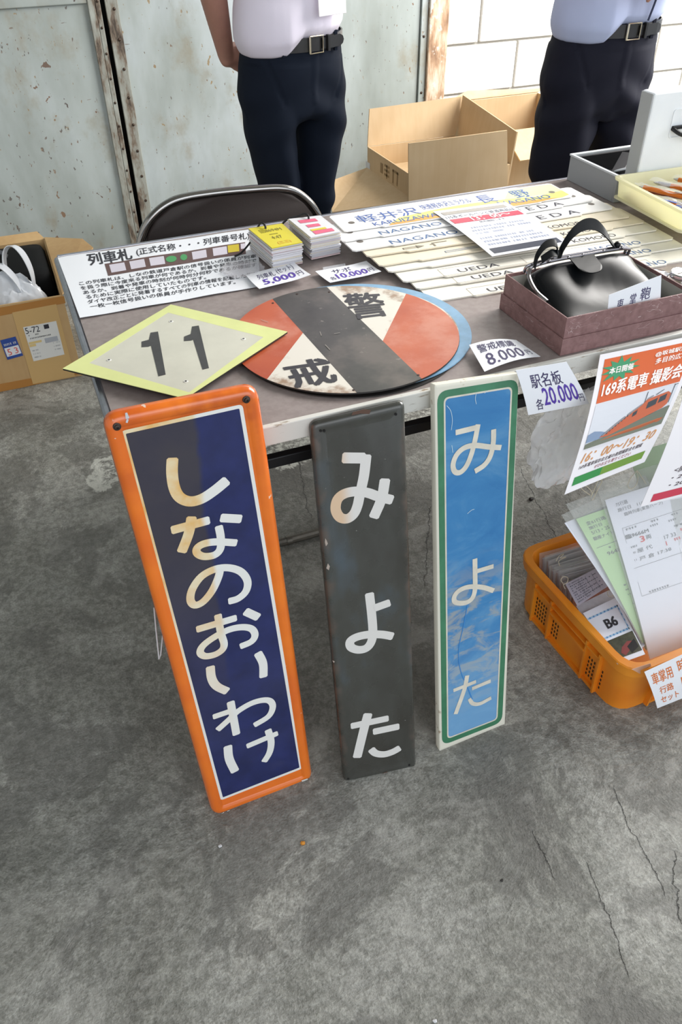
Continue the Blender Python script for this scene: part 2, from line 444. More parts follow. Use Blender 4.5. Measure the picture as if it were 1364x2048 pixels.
def _wood(t, c):
    n = t.noise(10, 5, 0.6, vec=t.map((3, 3, 0.8))); n2 = t.noise(26, 4, vec=t.map((1, 1, 0.7)))
    base = t.ramp(n, [(0.34, lin('8f7058')), (0.46, lin('b8977a')), (0.56, lin('d0bba3')), (0.7, lin('d9d2c8'))])
    t.color(t.mix(t.step(n2, 0.55, 0.62), base, lin('d8d2c6'))); t.bump(n2, 0.4, 0.002)
M_post = mat('weathered_timber', 'b08a68', 0.75, fn=_wood)
def _block(t, c):
    n = t.noise(90, 4, 0.7); n2 = t.noise(6, 4)
    t.color(t.ramp(n2, [(0.3, lin('dcdad5')), (0.7, lin('eceae6'))])); t.bump(n, 1.0, 0.004)
M_block = mat('painted_concrete_block', 'd6d4ce', 0.8, fn=_block)
M_mortar = mat('mortar', 'a8a49c', 0.9, bump=0.5, bscale=120)
M_dark = mat('dark_void', '14120f', 0.9, var=0.2)
M_ceil = mat('ceiling_board', '8d8c86', 0.8, var=0.1, vscale=4)

def st(o, kind='structure'): o['kind'] = kind; return o
# ------------------------------------------------------------------ structure
YW = 2.60
bm = BM()
bmesh.ops.create_grid(bm, x_segments=1, y_segments=1, size=1)
for v in bm.verts: v.co = Vector((0.9 + v.co.x * 4.1, -0.7 + v.co.y * 3.45, 0))
st(obj('floor', bm, M_floor))
# block wall on the right part of the rear side
wall = bpy.data.objects.new('wall_back', None); COL.objects.link(wall); st(wall)
bm = BM(); box(bm, 1.87, 5.0, YW + 0.012, YW + 0.16, 0, 3.4); obj('mortar_bed', bm, M_mortar, wall)
block_me = None
for r in range(0, 10):
    z0 = -0.105 + 0.2 * r; off = 2.048 if r % 2 == 0 else 2.253
    for k in range(-1, 8):
        x0 = off + 0.4 * k
        a, b = max(x0, 1.872), min(x0 + 0.39, 4.99)
        if b - a < 0.03: continue
        full = (b - a) > 0.389
        zz0 = max(z0, 0.0); 
        if full and zz0 == z0 and block_me:
            o = bpy.data.objects.new('block', block_me); COL.objects.link(o); o.parent = wall; o.location = (x0, 0, z0)
            continue
        bm = BM(); box(bm, a - x0, b - x0, YW - 0.002, YW + 0.1, zz0 - z0, 0.19, bev=0.004)
        o = obj('block', bm, M_block, wall); o.location = (x0, 0, z0)
        if full and zz0 == z0: block_me = o.data
bm = BM(); box(bm, 1.87, 5.0, YW, YW + 0.16, 1.9, 3.4); obj('upper_wall', bm, M_block, wall)
bm = BM(); box(bm, -3.2, 1.87, YW - 0.03, YW + 0.16, 2.35, 3.4); obj('lintel', bm, M_door, wall)
bm = BM(); box(bm, -3.2, -3.05, -4.15, YW + 0.16, 0, 3.4); st(obj('wall_left', bm, M_block))
bm = BM(); box(bm, -3.2, 5.0, -2.0, YW + 0.16, 3.4, 3.5); st(obj('ceiling', bm, M_ceil))  # unseen ceiling, added to block skylight from above
# timber post between door and block wall
bm = BM(); box(bm, 1.775, 1.868, YW - 0.035, YW + 0.05, 0, 2.35, bev=0.004); st(obj('trim_1', bm, M_post))
# sliding steel doors
def rivet(parent, x, y, z, m, r=0.006):
    bm = BM(); lathe(bm, [(r, 0), (r * .85, -r * .35), (r * .4, -r * .6), (0, -r * .65)], 8, Matrix.Translation((x, y, z)) @ Matrix.Rotation(math.radians(-90), 4, 'X'))
    for v in bm.verts: pass
    return obj('screw', bm, m, parent, smooth=True)
M_screw = mat('dark_screw', '4a3d34', 0.5, 0.6)
d1 = bpy.data.objects.new('door_1', None); COL.objects.link(d1); st(d1)
bm = BM(); box(bm, -2.2, 0.368, YW - 0.035, YW - 0.02, 0.03, 2.35); obj('panel', bm, M_door, d1)
bm = BM(); box(bm, 0.366, 0.392, YW - 0.048, YW - 0.02, 0.02, 2.35, bev=0.002); obj('edge_strip', bm, M_rust, d1)
bm = BM(); box(bm, 0.394, 0.412, YW - 0.042, YW + 0.0, 0.02, 2.35, bev=0.002); obj('edge_strip', bm, M_rust, d1)
bm = BM(); box(bm, -2.2, 0.366, YW - 0.045, YW - 0.0349, 0.945, 1.0, bev=0.003); obj('rail', bm, M_door, d1)
bm = BM(); box(bm, -2.2, 0.41, YW - 0.045, YW - 0.02, 0.0, 0.03, bev=0.003); obj('bottom_rail', bm, M_rust, d1)
for i in range(13):
    o = rivet(d1, 0.403, YW - 0.042, 0.1 + i * 0.085, M_screw, 0.005)
d2 = bpy.data.objects.new('door_2', None); COL.objects.link(d2); st(d2)
bm = BM(); box(bm, 0.436, 1.738, YW - 0.012, YW + 0.005, 0.03, 2.35); obj('panel', bm, M_door, d2)
bm = BM(); box(bm, 0.432, 0.478, YW - 0.024, YW - 0.012, 0.02, 2.35, bev=0.002); obj('edge_strip', bm, M_rust, d2)
bm = BM(); box(bm, 1.742, 1.773, YW - 0.022, YW + 0.0, 0.02, 2.35, bev=0.002); obj('edge_strip', bm, M_door, d2)
bm = BM(); box(bm, 0.436, 1.77, YW - 0.03, YW - 0.012, 0.0, 0.03, bev=0.003); obj('bottom_rail', bm, M_rust, d2)
for i in range(11):
    rivet(d2, 0.462, YW - 0.024, 0.12 + i * 0.1, M_screw, 0.006)
for i in range(5): rivet(d2, 1.757, YW - 0.022, 0.3 + i * 0.22, M_screw, 0.006)
bm = BM(); box(bm, -3.05, 1.87, YW + 0.06, YW + 0.16, 0, 2.35); st(obj('wall_back', bm, M_dark))  # shade in the gap behind the doors, painted as a near-black wall

# ------------------------------------------------------------------ folding table
def _top(t, c):
    n = t.noise(5, 5, 0.6); n2 = t.noise(70, 4)
    t.color(t.mix(0.5, t.ramp(n, [(0.35, lin('877c79')), (0.65, lin('978c89'))]), t.ramp(n2, [(0.4, lin('857a77')), (0.6, lin('988e8b'))])))
    t.rough(t.ramp(n, [(0.35, (0.3,) * 3), (0.65, (0.46,) * 3)]))
M_top = mat('brown_grey_laminate', '847875', 0.38, fn=_top)
def _trim(t, c):
    n = t.noise(45, 5, 0.7, vec=t.map((0.4, 1, 3))); n3 = t.noise(25, 3)
    f = t.step(n, 0.58, 0.66)
    t.color(t.mix(f, lin('d2d1cb'), t.ramp(n3, [(0.4, lin('8d7456')), (0.6, lin('a8a59c'))])))
M_trim = mat('chipped_white_edging', 'd2d1cb', 0.45, fn=_trim)
M_alu = mat('dull_aluminium', 'a9abb4', 0.3, 0.85, var=0.12, vscale=60)
M_black = mat('black_painted_steel', '17171a', 0.45, 0.2)
M_chrome = mat('chrome', 'd5d6d8', 0.12, 1.0)
M_pipe = mat('tarnished_pipe', '77736b', 0.4, 0.7, var=0.2, vscale=40)
TD = 0.812
tb = empty('folding_table', 'long brown-grey folding table carrying the railway goods', 'table', (1.0, 0.4, 0))
def TP(o): o.location = o.location - tb.location; o.parent = tb; return o
def tobj(name, bm, m, **k): return TP(obj(name, bm, m, **k))
LX = 1.95
bm = BM(); prism(bm, [(p.x, p.y) for p in round_quad([(0.004, TD - .004), (LX - .004, TD - .004), (LX - .004, 0.008), (0.004, 0.008)], 0.012)], 0.675, 0.700)
tobj('tabletop', bm, M_top)
bm = BM(); box(bm, 0.0, LX, 0.0, 0.010, 0.668, 0.7015, bev=0.0015); tobj('front_edging', bm, M_trim)
bm = BM(); box(bm, 0.0, LX, TD - 0.005, TD + 0.004, 0.668, 0.7015, bev=0.0015); tobj('rear_edging', bm, M_alu)
bm = BM(); tube(bm, [(0.0, 0.0, 0.69), (-0.001, TD * .5, 0.69), (0.0, TD, 0.69)], 0.0085, 10); box(bm, -0.004, 0.012, 0.0, TD, 0.672, 0.684, bev=.001)
tobj('side_edging', bm, M_alu, smooth=True)
bm = BM(); box(bm, LX - .006, LX + .006, 0, TD, 0.668, 0.7015, bev=0.0015); tobj('side_edging', bm, M_alu)
for x in (0.33, 0.505, 0.625, 0.84):
    bm = BM(); lathe(bm, [(0.0025, 0), (0.002, 0.0012), (0, 0.0014)], 8, Matrix.Translation((x, 0.0, 0.684)) @ Matrix.Rotation(math.radians(90), 4, 'X'))
    tobj('screw', bm, M_screw)
for y in (0.05, 0.76):
    if y > .5: pass
    bm = BM(); box(bm, 0.06, LX - .06, y - 0.008, y + 0.008, 0.592, 0.612, bev=0.002); tobj('rail', bm, M_black)
    for x in (0.14, 1.0, 1.8):
        bm = BM(); box(bm, x - .012, x + .012, y - .007, y + .007, 0.612, 0.675); tobj('bracket', bm, M_black)
for x in (0.13, LX - 0.13):
    for y in (0.075, 0.735):
        bm = BM(); tube(bm, [(x, y, 0.672), (x, y, 0.02)], 0.0125, 12); tobj('leg', bm, M_pipe, smooth=True)
        bm = BM(); lathe(bm, [(0.0165, 0), (0.0165, 0.022), (0.0135, 0.026)], 12, Matrix.Translation((x, y, 0.0))); tobj('rubber_foot', bm, M_black, smooth=True)

# ------------------------------------------------------------------ the three station name plates
FR = {'o': ((0.006,-0.161,0),(0.9995,0.0314,0),(-0.0047,0.1496,0.9887),(0.031,-0.9883,0.1496)), 'k': ((0.256,-0.187,0),(0.9885,-0.1515,0),(0.037,0.2416,0.9697),(-0.1469,-0.9585,0.2444)), 'b': ((0.45,-0.196,0),(0.9992,0.0392,0),(-0.0092,0.2356,0.9718),(0.0381,-0.971,0.2358))}
def plate(key, quad, rad, prof, m, parent, name='plate', back=-0.016):
    """pressed plate: prof = [(inset, depth)...] from the outer edge inwards, last ring is capped"""
    o, u, v, n = FR[key]
    bm = BM(); rings = []
    for ins, d in prof:
        q = inset_quad(quad, ins); r = [max(x - ins, 0.001) for x in (rad if isinstance(rad, (list, tuple)) else [rad] * 4)]
        rings.append([Vector((p.x, p.y, d)) for p in round_quad(q, r, 6)])
    R = [[bm.verts.new(p) for p in r] for r in rings]; N = len(R[0])
    for A, B in zip(R, R[1:]):
        for i in range(N): bm.faces.new((A[i], A[(i+1) % N], B[(i+1) % N], B[i]))
    bm.faces.new(R[-1]); bm.faces.new(R[0][::-1])
    return obj(name, bm, m, parent, smooth=True, sharp=60)
def sign_root(key, name, label, group=None):
    o, u, v, n = FR[key]
    r = empty(name, label, 'sign', (0, 0, 0), group); r.matrix_world = frame_mat(o, u, v, n)
    return r
def flat_poly(name, pts, d, th, m, parent, label=None):
    bm = BM(); prism(bm, [(p[0], p[1]) for p in pts], d - th, d); return obj(name, bm, m, parent, label=label)
def band(name, outer, inner, d, m, parent, ro, ri, label=None):
    bm = BM(); O = round_quad(outer, ro, 6); I = round_quad(inner, ri, 6); n = len(O)
    a = [bm.verts.new((p.x, p.y, d)) for p in O]; b = [bm.verts.new((p.x, p.y, d)) for p in I]
    for i in range(n): bm.faces.new((a[i], a[(i+1) % n], b[(i+1) % n], b[i]))
    return obj(name, bm, m, parent, label=label)
def mapf(u, v, h): return (u, v, h)
def chars(stk, groups, h, m, root, rnd=.3):
    for a, b in groups:
        ik = Ink(mapf); ik.h = h
        for pts, wd in stk[a:b]: ik.stroke(pts, wd, rnd=rnd)
        ik.done('character', m, root)

# orange framed plate
def _orange(t, c):
    n = t.noise(7, 3); n2 = t.noise(60, 4)
    b = t.ramp(n, [(0.35, lin('e06a1e')), (0.65, lin('ef7d22'))])
    P = t.sep(); 
    top = t.math('MULTIPLY', t.step(P[1], 0.62, 0.80), t.step(t.noise(11, 4), 0.42, 0.62))
    b = t.mix(t.math('MULTIPLY', top, 0.65), b, lin('b84a1c'))
    t.color(t.mix(t.math('MULTIPLY', t.step(n2, 0.71, 0.74), 0.8), b, lin('e8dccb')))
    t.bump(t.noise(14, 3), 0.15, 0.004)
M_orange = mat('orange_enamel', 'e8741f', 0.22, coat=0.5, fn=_orange)
def stain_f(t):
    P = t.sep(); e = t.math('ADD', t.math('ADD', P[0], t.math('MULTIPLY', t.math('SUBTRACT', t.noise(9, 4), 0.5), 0.035)), t.math('MULTIPLY', t.math('SUBTRACT', 0.78, P[1]), 0.055))
    up = t.step(P[1], 0.12, 0.62)
    return t.math('MULTIPLY', t.math('SUBTRACT', 1.0, t.step(e, 0.094, 0.104)), up)
def _navy(t, c):
    s = stain_f(t); n = t.noise(16, 4)
    b = t.ramp(n, [(0.3, lin('1c2450')), (0.7, lin('262f66'))])
    t.color(t.mix(t.math('MULTIPLY', s, t.math('ADD', 0.45, t.math('MULTIPLY', n, 0.55))), b, lin('413c38')))
M_navy = mat('navy_enamel', '20295a', 0.16, coat=0.4, fn=_navy)
def _letter(t, c):
    s = stain_f(t); n = t.noise(22, 4)
    y = t.ramp(n, [(0.3, lin('e2b268')), (0.6, lin('e9d9b4'))])
    t.color(t.mix(s, lin('e8e8e4'), y))
M_letter = mat('white_enamel_yellowed_left', 'ecebe6', 0.25, fn=_letter)
ro = sign_root('o', 'station_name_plate', 'tall navy enamel name plate with orange frame leaning at the left')
QO = [(-0.0202,0.8123),(0.1955,0.8059),(0.1983,-0.0137),(-0.0017,-0.0086)]
plate('o', QO, 0.024, [(0.004, -0.022), (0.0, -0.016), (0.0015, -0.007), (0.006, -0.0015), (0.012, 0.0), (0.018, -0.0012), (0.0215, -0.004), (0.0225, -0.0045)], M_orange, ro, 'frame_plate')
QOI = [(-0.0009,0.7849),(0.1687,0.7825),(0.1795,0.0289),(0.018,0.0288)]
D0 = -0.0041
band('white_line', QOI, inset_quad(QOI, 0.0055), D0 + 0.0003, M_letter, ro, 0.007, 0.002)
flat_poly('navy_field', round_quad(inset_quad(QOI, 0.0050), 0.002), D0 + 0.0001, 0.0004, M_navy, ro)
STK = []
KO = 0.00052   # metres per target pixel near the plate, for stroke widths
def SW(n): return n
for pts, wd in [
    ([(0.059,0.7284),(0.0541,0.7059),(0.0529,0.6826),(0.0574,0.6652),(0.0702,0.6541),(0.0877,0.6531),(0.1083,0.6608),(0.13,0.6725)], .0165),
    ([(0.0356,0.6152),(0.0939,0.6147)], .0140), ([(0.069,0.6289),(0.0597,0.6024),(0.0433,0.5733)], .0155), ([(0.1097,0.6135),(0.1415,0.6014)], .0145),
    ([(0.1052,0.6013),(0.1051,0.5793),(0.1013,0.5606),(0.0909,0.553),(0.0755,0.5555),(0.0664,0.564),(0.0671,0.5731),(0.0778,0.5776),(0.0973,0.5749),(0.1283,0.5626)], .0125),
    ([(0.0958,0.5293),(0.0919,0.5141),(0.0779,0.4909),(0.0606,0.4751),(0.047,0.4731),(0.0417,0.4847),(0.0479,0.5037),(0.0655,0.5218),(0.0882,0.5275),(0.1094,0.5224),(0.1267,0.5086),(0.1343,0.4881),(0.1293,0.47),(0.1151,0.4607),(0.0985,0.4608)], .0128),
    ([(0.0406,0.4261),(0.1076,0.4242)], .0130), ([(0.0786,0.4425),(0.0777,0.4051),(0.0795,0.3811),(0.0741,0.3698),(0.0609,0.3653),(0.0455,0.3687),(0.0391,0.3792),(0.0455,0.3906),(0.064,0.3999),(0.0896,0.4058),(0.1115,0.4031),(0.1276,0.3935),(0.1319,0.3784),(0.124,0.3674),(0.1039,0.3647)], .0125),
    ([(0.1219,0.4325),(0.1431,0.4106)], .0150),
    ([(0.0502,0.345),(0.0484,0.3192),(0.0539,0.2985),(0.0701,0.2787)], .0152), ([(0.1314,0.3403),(0.1374,0.3131),(0.1342,0.2823)], .0148),
    ([(0.0713,0.2555),(0.0702,0.1742)], .0140), ([(0.0366,0.2344),(0.0657,0.2338)], .0118), ([(0.0392,0.2015),(0.0603,0.2145),(0.0807,0.2277),(0.1057,0.2346),(0.1269,0.2325),(0.1393,0.2239),(0.1417,0.2077),(0.131,0.1904),(0.1033,0.182)], .0122),
    ([(0.0514,0.157),(0.0491,0.1244),(0.055,0.0864)], .0158), ([(0.0835,0.1384),(0.1437,0.1424)], .0122), ([(0.1265,0.1603),(0.1288,0.129),(0.1227,0.1033),(0.1092,0.0843)], .0130)]:
    STK.append((pts, wd))
chars(STK, ((0, 1), (1, 5), (5, 6), (6, 9), (9, 10), (10, 11), (11, 14), (14, 17)), D0 + .0006, M_letter, ro)
M_bolt = mat('rusty_bolt', '3d332d', 0.5, 0.5)
def bolts(root, key, pts, d=0.0, r=0.0045):
    for x, y in pts:
        bm = BM(); lathe(bm, [(r * 1.25, d - .001), (r * 1.2, d + .0012), (r * .8, d + .0018), (r * .75, d + .0045), (r * .35, d + .005), (r * .3, d + .003), (0, d + .003)], 12, Matrix.Translation((x, y, 0)))
        obj('bolt', bm, M_bolt, root, smooth=True)
bolts(ro, 'o', [(-0.0043,0.7939),(0.1741,0.7895)])
ink = Ink(mapf); ink.h = 0.0007
ink.stroke([(0.0112,0.8103),(0.0113,0.8016)], [.0028, .0048]); ink.stroke([(0.0112,0.8009),(0.0089,0.7963)], .0028)
ink.done('paint_drip', mat('pale_drip', 'c9ccd2', 0.4), ro)
# small chips of lost enamel at the two lower corners
ink = Ink(mapf); ink.h = 0.0012
for q in ([(0.0083,-0.0022),(0.0185,0.0018),(0.0208,-0.0081),(0.0108,-0.0108)], [(0.1728,0.0043),(0.185,0.0033),(0.1879,-0.0095),(0.1765,-0.0105)], [(0.0242,0.0013),(0.0299,0.0009),(0.0274,-0.0034)]):
    ink.poly(q)
ink.done('chipped_enamel', mat('bare_chip', 'd9d4cc', 0.6), ro)
# second orange plate behind it
r2 = sign_root('o', 'station_name_plate', 'orange plate hidden behind the navy and orange name plate, only its lower edge showing')
QO2 = [(-0.0058,0.7824),(0.1799,0.7731),(0.1844,-0.0278),(0.0046,-0.0296)]
pl = plate('o', QO2, 0.02, [(0.004, -0.050), (0.0, -0.044), (0.002, -0.036), (0.008, -0.031), (0.02, -0.030)], M_orange, r2, 'frame_plate')
QO2I = inset_quad(QO2, 0.03); flat_poly('navy_field', round_quad(QO2I, 0.002), -0.0290, 0.0004, M_navy, r2)

# black plate
def _blk(t, c):
    n = t.noise(6, 4, 0.6, vec=t.map((1, .5, 1))); n2 = t.noise(18, 5); P = t.sep()
    b = t.ramp(n, [(0.35, lin('34322d')), (0.52, lin('42433f')), (0.66, lin('4d5860'))])  # ramp contrast paints the plate's uneven gloss into its colour
    dark = t.step(t.noise(24, 3), 0.66, 0.76)
    b = t.mix(t.math('MULTIPLY', dark, 0.5), b, lin('22252a'))
    ex = t.math('ABSOLUTE', t.math('SUBTRACT', P[0], 0.071))
    ed = t.step(t.math('ADD', ex, t.math('MULTIPLY', t.math('SUBTRACT', n2, .5), 0.03)), 0.060, 0.072)
    b = t.mix(t.math('MULTIPLY', ed, t.math('MULTIPLY', t.step(n2, 0.45, 0.62), .7)), b, lin('5d5149'))
    sc = t.step(t.noise(150, 2), 0.76, 0.79)
    t.color(t.mix(sc, b, lin('8c8c88')))
    t.rough(t.ramp(n2, [(0.3, (0.2,) * 3), (0.7, (0.38,) * 3)]))
M_blk = mat('worn_black_enamel', '3b3c3a', 0.28, fn=_blk, coat=0.3)
def _lt2(t, c):
    P = t.sep(); n = t.noise(14, 3)
    e = t.math('MULTIPLY', t.math('SUBTRACT', 1.0, t.step(P[0], 0.03, 0.055)), t.step(P[1], 0.40, 0.45))
    t.color(t.mix(t.math('MULTIPLY', e, 0.75), lin('dcdad7'), lin('d8b184')))
M_lt2 = mat('white_enamel_brown_tinged', 'e4e3e0', 0.28, fn=_lt2)
rk = sign_root('k', 'station_name_plate', 'black enamel name plate with white letters, middle of the three leaning')
QK = [(-0.0069,0.7221),(0.1446,0.7362),(0.1422,-0.0066),(-0.0023,-0.0113)]
plate('k', QK, [0.014, 0.012, 0.006, 0.006], [(0.003, -0.016), (0.0, -0.011), (0.001, -0.005), (0.005, -0.001), (0.010, 0.0), (0.016, -0.0012), (0.024, -0.0024)], M_blk, rk, 'plate')
STK = []
for pts, wd in [
    ([(0.0396,0.6576),(0.0772,0.6513)], .0170), ([(0.0788,0.6573),(0.0728,0.6217),(0.0647,0.5923),(0.0595,0.5725),(0.0521,0.5579),(0.0403,0.5515),(0.0286,0.5568),(0.0232,0.5717),(0.0275,0.5882),(0.0401,0.5964),(0.0594,0.597),(0.0783,0.5909),(0.0941,0.5822),(0.1185,0.5715)], .0158),
    ([(0.1072,0.6118),(0.0996,0.5778),(0.0841,0.5449)], .0165),
    ([(0.0699,0.4053),(0.0716,0.3659),(0.0721,0.3279),(0.0685,0.3062),(0.059,0.294),(0.0444,0.2932),(0.0313,0.3018),(0.0307,0.3144),(0.0431,0.3208),(0.0643,0.3213),(0.0875,0.3163),(0.1083,0.3076)], .0150),
    ([(0.0768,0.3731),(0.1058,0.3789)], .0140),
    ([(0.0195,0.1275),(0.0922,0.128)], .0132), ([(0.054,0.1494),(0.0451,0.1188),(0.0266,0.0493)], .0162), ([(0.0605,0.1036),(0.1119,0.1037)], .0140),
    ([(0.0542,0.0641),(0.0633,0.051),(0.0789,0.0442),(0.0959,0.0456),(0.1115,0.052)], .0140)]:
    STK.append((pts, wd * 1.07))
chars(STK, ((0, 3), (3, 5), (5, 9)), -.0021, M_lt2, rk)
for x, y in [(0.0093,0.7072),(0.0147,0.7065),(0.1285,0.7168),(0.0063,0.0047),(0.1275,0.0054)]:
    bm = BM(); lathe(bm, [(0.0022, 0.0002), (0.0021, 0.0007), (0.0010, 0.0006), (0, 0.0004)], 10, Matrix.Translation((x, y, -0.0004)))
    obj('screw_hole', bm, mat('black_hole', '0a0908', 0.8), rk)
ink = Ink(mapf); ink.h = 0.0008
for q in ([(0.002,0.5242),(0.0041,0.5191),(0.0054,0.5134),(0.0018,0.5094),(0.0007,0.5171)], [(0.0027,0.4775),(0.0055,0.4712),(0.0033,0.4641),(-0.0007,0.4686)], [(-0.0042,0.2835),(0,0.2804),(-0.002,0.2776)]): ink.poly(q)
ink.done('chipped_enamel', mat('bare_chip2', 'a99c92', 0.6), rk)
ink = Ink(mapf); ink.h = 0.0006
ink.poly([(0.0572,-0.0031),(0.0833,0.0023),(0.082,-0.0025),(0.0588,-0.01)]); ink.poly([(0.0583,0.7252),(0.0725,0.7263),(0.0866,0.7235),(0.0893,0.7296),(0.0792,0.7326),(0.0611,0.7303)])
ink.done('rust_scab', mat('rust_scab', '5a4338', 0.8), rk)
bm = BM(); tube(bm, [(p[0], p[1], -0.02) for p in [(0.0003,0.7207),(0.005,0.7199)]], 0.004, 8); obj('hanger_stub', bm, M_bolt, rk)

# blue plate
def _blue(t, c):
    P = t.sep(); n = t.noise(6.5, 5, 0.62, vec=t.map((1, 1.7, 1), rot=(0, 0, 0.5)), dist=0.8); n2 = t.noise(17, 5, 0.65, vec=t.map((1, 2.2, 1), rot=(0, 0, 0.6)), dist=0.7)
    b = t.ramp(n, [(0.32, lin('2b72ae')), (0.50, lin('3a80b8')), (0.70, lin('5f96c2'))])
    mid = t.math('MULTIPLY', t.math('SUBTRACT', 1.0, t.step(t.math('ABSOLUTE', t.math('SUBTRACT', P[1], 0.24)), 0.06, 0.2)), t.step(n2, 0.44, 0.60))
    b = t.mix(t.math('MULTIPLY', mid, 0.85), b, lin('9aa0a2'))
    low = t.math('SUBTRACT', 1.0, t.step(P[1], 0.03, 0.30))  # blue grows lighter towards the bottom
    b = t.mix(t.math('MULTIPLY', low, 0.5), b, lin('8fbce0'))
    t.color(t.mix(t.math('MULTIPLY', t.step(t.noise(40, 3, vec=t.map((1, .25, 1), rot=(0, 0, -.6))), .74, .78), .6), b, lin('cfe3ee')))
M_blue = mat('faded_blue_paint', '3f86c0', 0.3, fn=_blue, coat=0.2)
M_green = mat('faded_green_paint', '3d7a5a', 0.35, var=0.2, vscale=20, coat=0.2)
def _cream(t, c):
    P = t.sep(); n = t.noise(30, 5, 0.65); b = lin('dedbcd')
    e = t.math('ADD', t.math('MULTIPLY', t.math('SUBTRACT', 1.0, t.step(P[0], 0.006, 0.020)), 0.13), t.math('MULTIPLY', t.step(P[1], .7, .74), 0.12))
    f = t.step(t.math('ADD', n, e), 0.66, 0.78)
    t.color(t.mix(f, b, t.ramp(t.noise(50, 3), [(0.4, lin('7c5a3e')), (0.6, lin('b0a085'))])))
M_cream = mat('rusting_cream_edge', 'dedbcd', 0.4, fn=_cream)
M_ltb = mat('aged_cream_letter', 'd8d2c4', 0.4, var=0.12, vscale=30)
rb = sign_root('b', 'station_name_plate', 'faded blue name plate with green band and cream edge, right of the three leaning')
QB = [(0.0382,0.7437),(0.1941,0.7281),(0.1542,-0.002),(0.0025,-0.0016)]
plate('b', QB, [0.003, 0.003, 0.003, 0.003], [(0.0, -0.014), (0.0, -0.001), (0.001, 0.0), (0.006, 0.0)], M_cream, rb, 'plate')
QG = [(0.042,0.7323),(0.193,0.7191),(0.1473,0.0078),(0.0088,0.0111)]
band('green_band', QG, inset_quad(QG, 0.0125), 0.0003, M_green, rb, 0.020, 0.009)
QW = inset_quad(QG, 0.0115); band('white_line', QW, inset_quad(QW, 0.003), 0.0005, M_ltb, rb, 0.010, 0.008)
flat_poly('blue_field', round_quad(inset_quad(QG, 0.0135), 0.008), 0.0002, 0.0004, M_blue, rb)
STK = []
for pts, wd in [
    ([(0.0713,0.6556),(0.115,0.6544)], .0094), ([(0.1138,0.6593),(0.1068,0.6327),(0.0984,0.6086),(0.0882,0.591),(0.0767,0.5835),(0.0666,0.5872),(0.0635,0.6004),(0.0707,0.6161),(0.086,0.625),(0.1064,0.624),(0.1326,0.6144),(0.1569,0.6067)], .0095),
    ([(0.1429,0.6432),(0.1413,0.6183),(0.135,0.5969),(0.1231,0.584),(0.1043,0.5775)], .0098),
    ([(0.0984,0.4086),(0.0975,0.3753),(0.096,0.3447),(0.0902,0.3288),(0.0787,0.3234),(0.0656,0.3262),(0.0537,0.3336),(0.0533,0.3453),(0.0638,0.3541),(0.0841,0.3547),(0.1124,0.3435),(0.1352,0.3281)], .0098), ([(0.1014,0.3818),(0.1361,0.3805)], .0090),
    ([(0.0406,0.1354),(0.0907,0.136)], .0080), ([(0.0721,0.1586),(0.0638,0.1266),(0.0423,0.0766)], .0095), ([(0.0811,0.1227),(0.1233,0.1238)], .0082), ([(0.0747,0.1013),(0.0808,0.0864),(0.0971,0.0784),(0.1232,0.0817)], .0085)]:
    STK.append((pts, wd))
chars(STK, ((0, 3), (3, 5), (5, 9)), .0007, M_ltb, rb, .08)
ink = Ink(mapf); ink.h = 0.0009
ink.stroke([(0.0786,0.3148),(0.0695,0.2762),(0.058,0.2354),(0.0553,0.2018),(0.0593,0.1706),(0.0649,0.1502)], .0016, rnd=0)
ink.stroke([(0.0717,0.129),(0.0766,0.111),(0.0806,0.0968)], .0020, rnd=0)
ink.done('blue_streak', mat('blue_streak', '3a86cc', 0.3), rb)
ink = Ink(mapf); ink.h = 0.0009
for pts in ([(0.0576,0.7053),(0.0643,0.6944),(0.0662,0.6785),(0.0635,0.6621)], [(0.1123,0.714),(0.11,0.7045),(0.1115,0.6948)], [(0.063,0.6359),(0.0642,0.6224)], [(0.0866,0.5025),(0.0947,0.5068),(0.1007,0.5069)], [(0.1271,0.7097),(0.1338,0.7124)]):
    ink.stroke(pts, .0009, rnd=0)
ink.done('scratches', mat('pale_scratch', 'c5dce6', 0.5), rb)

# thin white tie string hanging behind the orange plate
bm = BM(); tube(bm, [(-0.009,-0.055,0.456), (-0.014,-0.055,0.406), (-0.02,-0.055,0.338), (-0.016,-0.055,0.346), (-0.008,-0.055,0.38), (0.006,-0.055,0.439)], 0.0012, 6)
o = obj('tie_string', bm, mat('white_string', 'd8d8dc', 0.7)); tag(o, 'thin white string hanging beside the edge of the orange-framed plate', 'string')

# ------------------------------------------------------------------ diamond plate and round warning plates lying on the table
M_lime = mat('pale_lime_paint', 'd6dc96', 0.4, var=0.06, vscale=12)
M_ivory = mat('ivory_enamel', 'c8c7b9', 0.4, var=0.07, vscale=14)
M_char = mat('charcoal_print', '3f3f40', 0.45, var=0.2, vscale=30)
M_edge = mat('dark_plate_edge', '1e1a18', 0.6)
ZD = 0.716
dq = [(-0.049,0.277,0.716),(0.168,0.444,0.716),(0.333,0.254,0.716),(0.115,0.106,0.716)]
di = [(-0.006,0.278,0.716),(0.156,0.412,0.716),(0.288,0.251,0.716),(0.125,0.121,0.716)]
rd = empty('diamond_plate', 'diamond-shaped pale yellow plate with number 11 on the table', 'sign', (sum(p[0] for p in dq) / 4, sum(p[1] for p in dq) / 4, 0.70))
def loc_poly(name, pts, z0, z1, m, root, label=None):
    bm = BM(); prism(bm, [(p[0] - root.location.x, p[1] - root.location.y) for p in pts], z0 - root.location.z, z1 - root.location.z); return obj(name, bm, m, root, label=label)
loc_poly('backing', dq, ZD - 0.0035, ZD - 0.0008, M_edge, rd)
bm = BM(); n_ = 4
O = [(p[0] - rd.location.x, p[1] - rd.location.y) for p in dq]; I = [(p[0] - rd.location.x, p[1] - rd.location.y) for p in di]
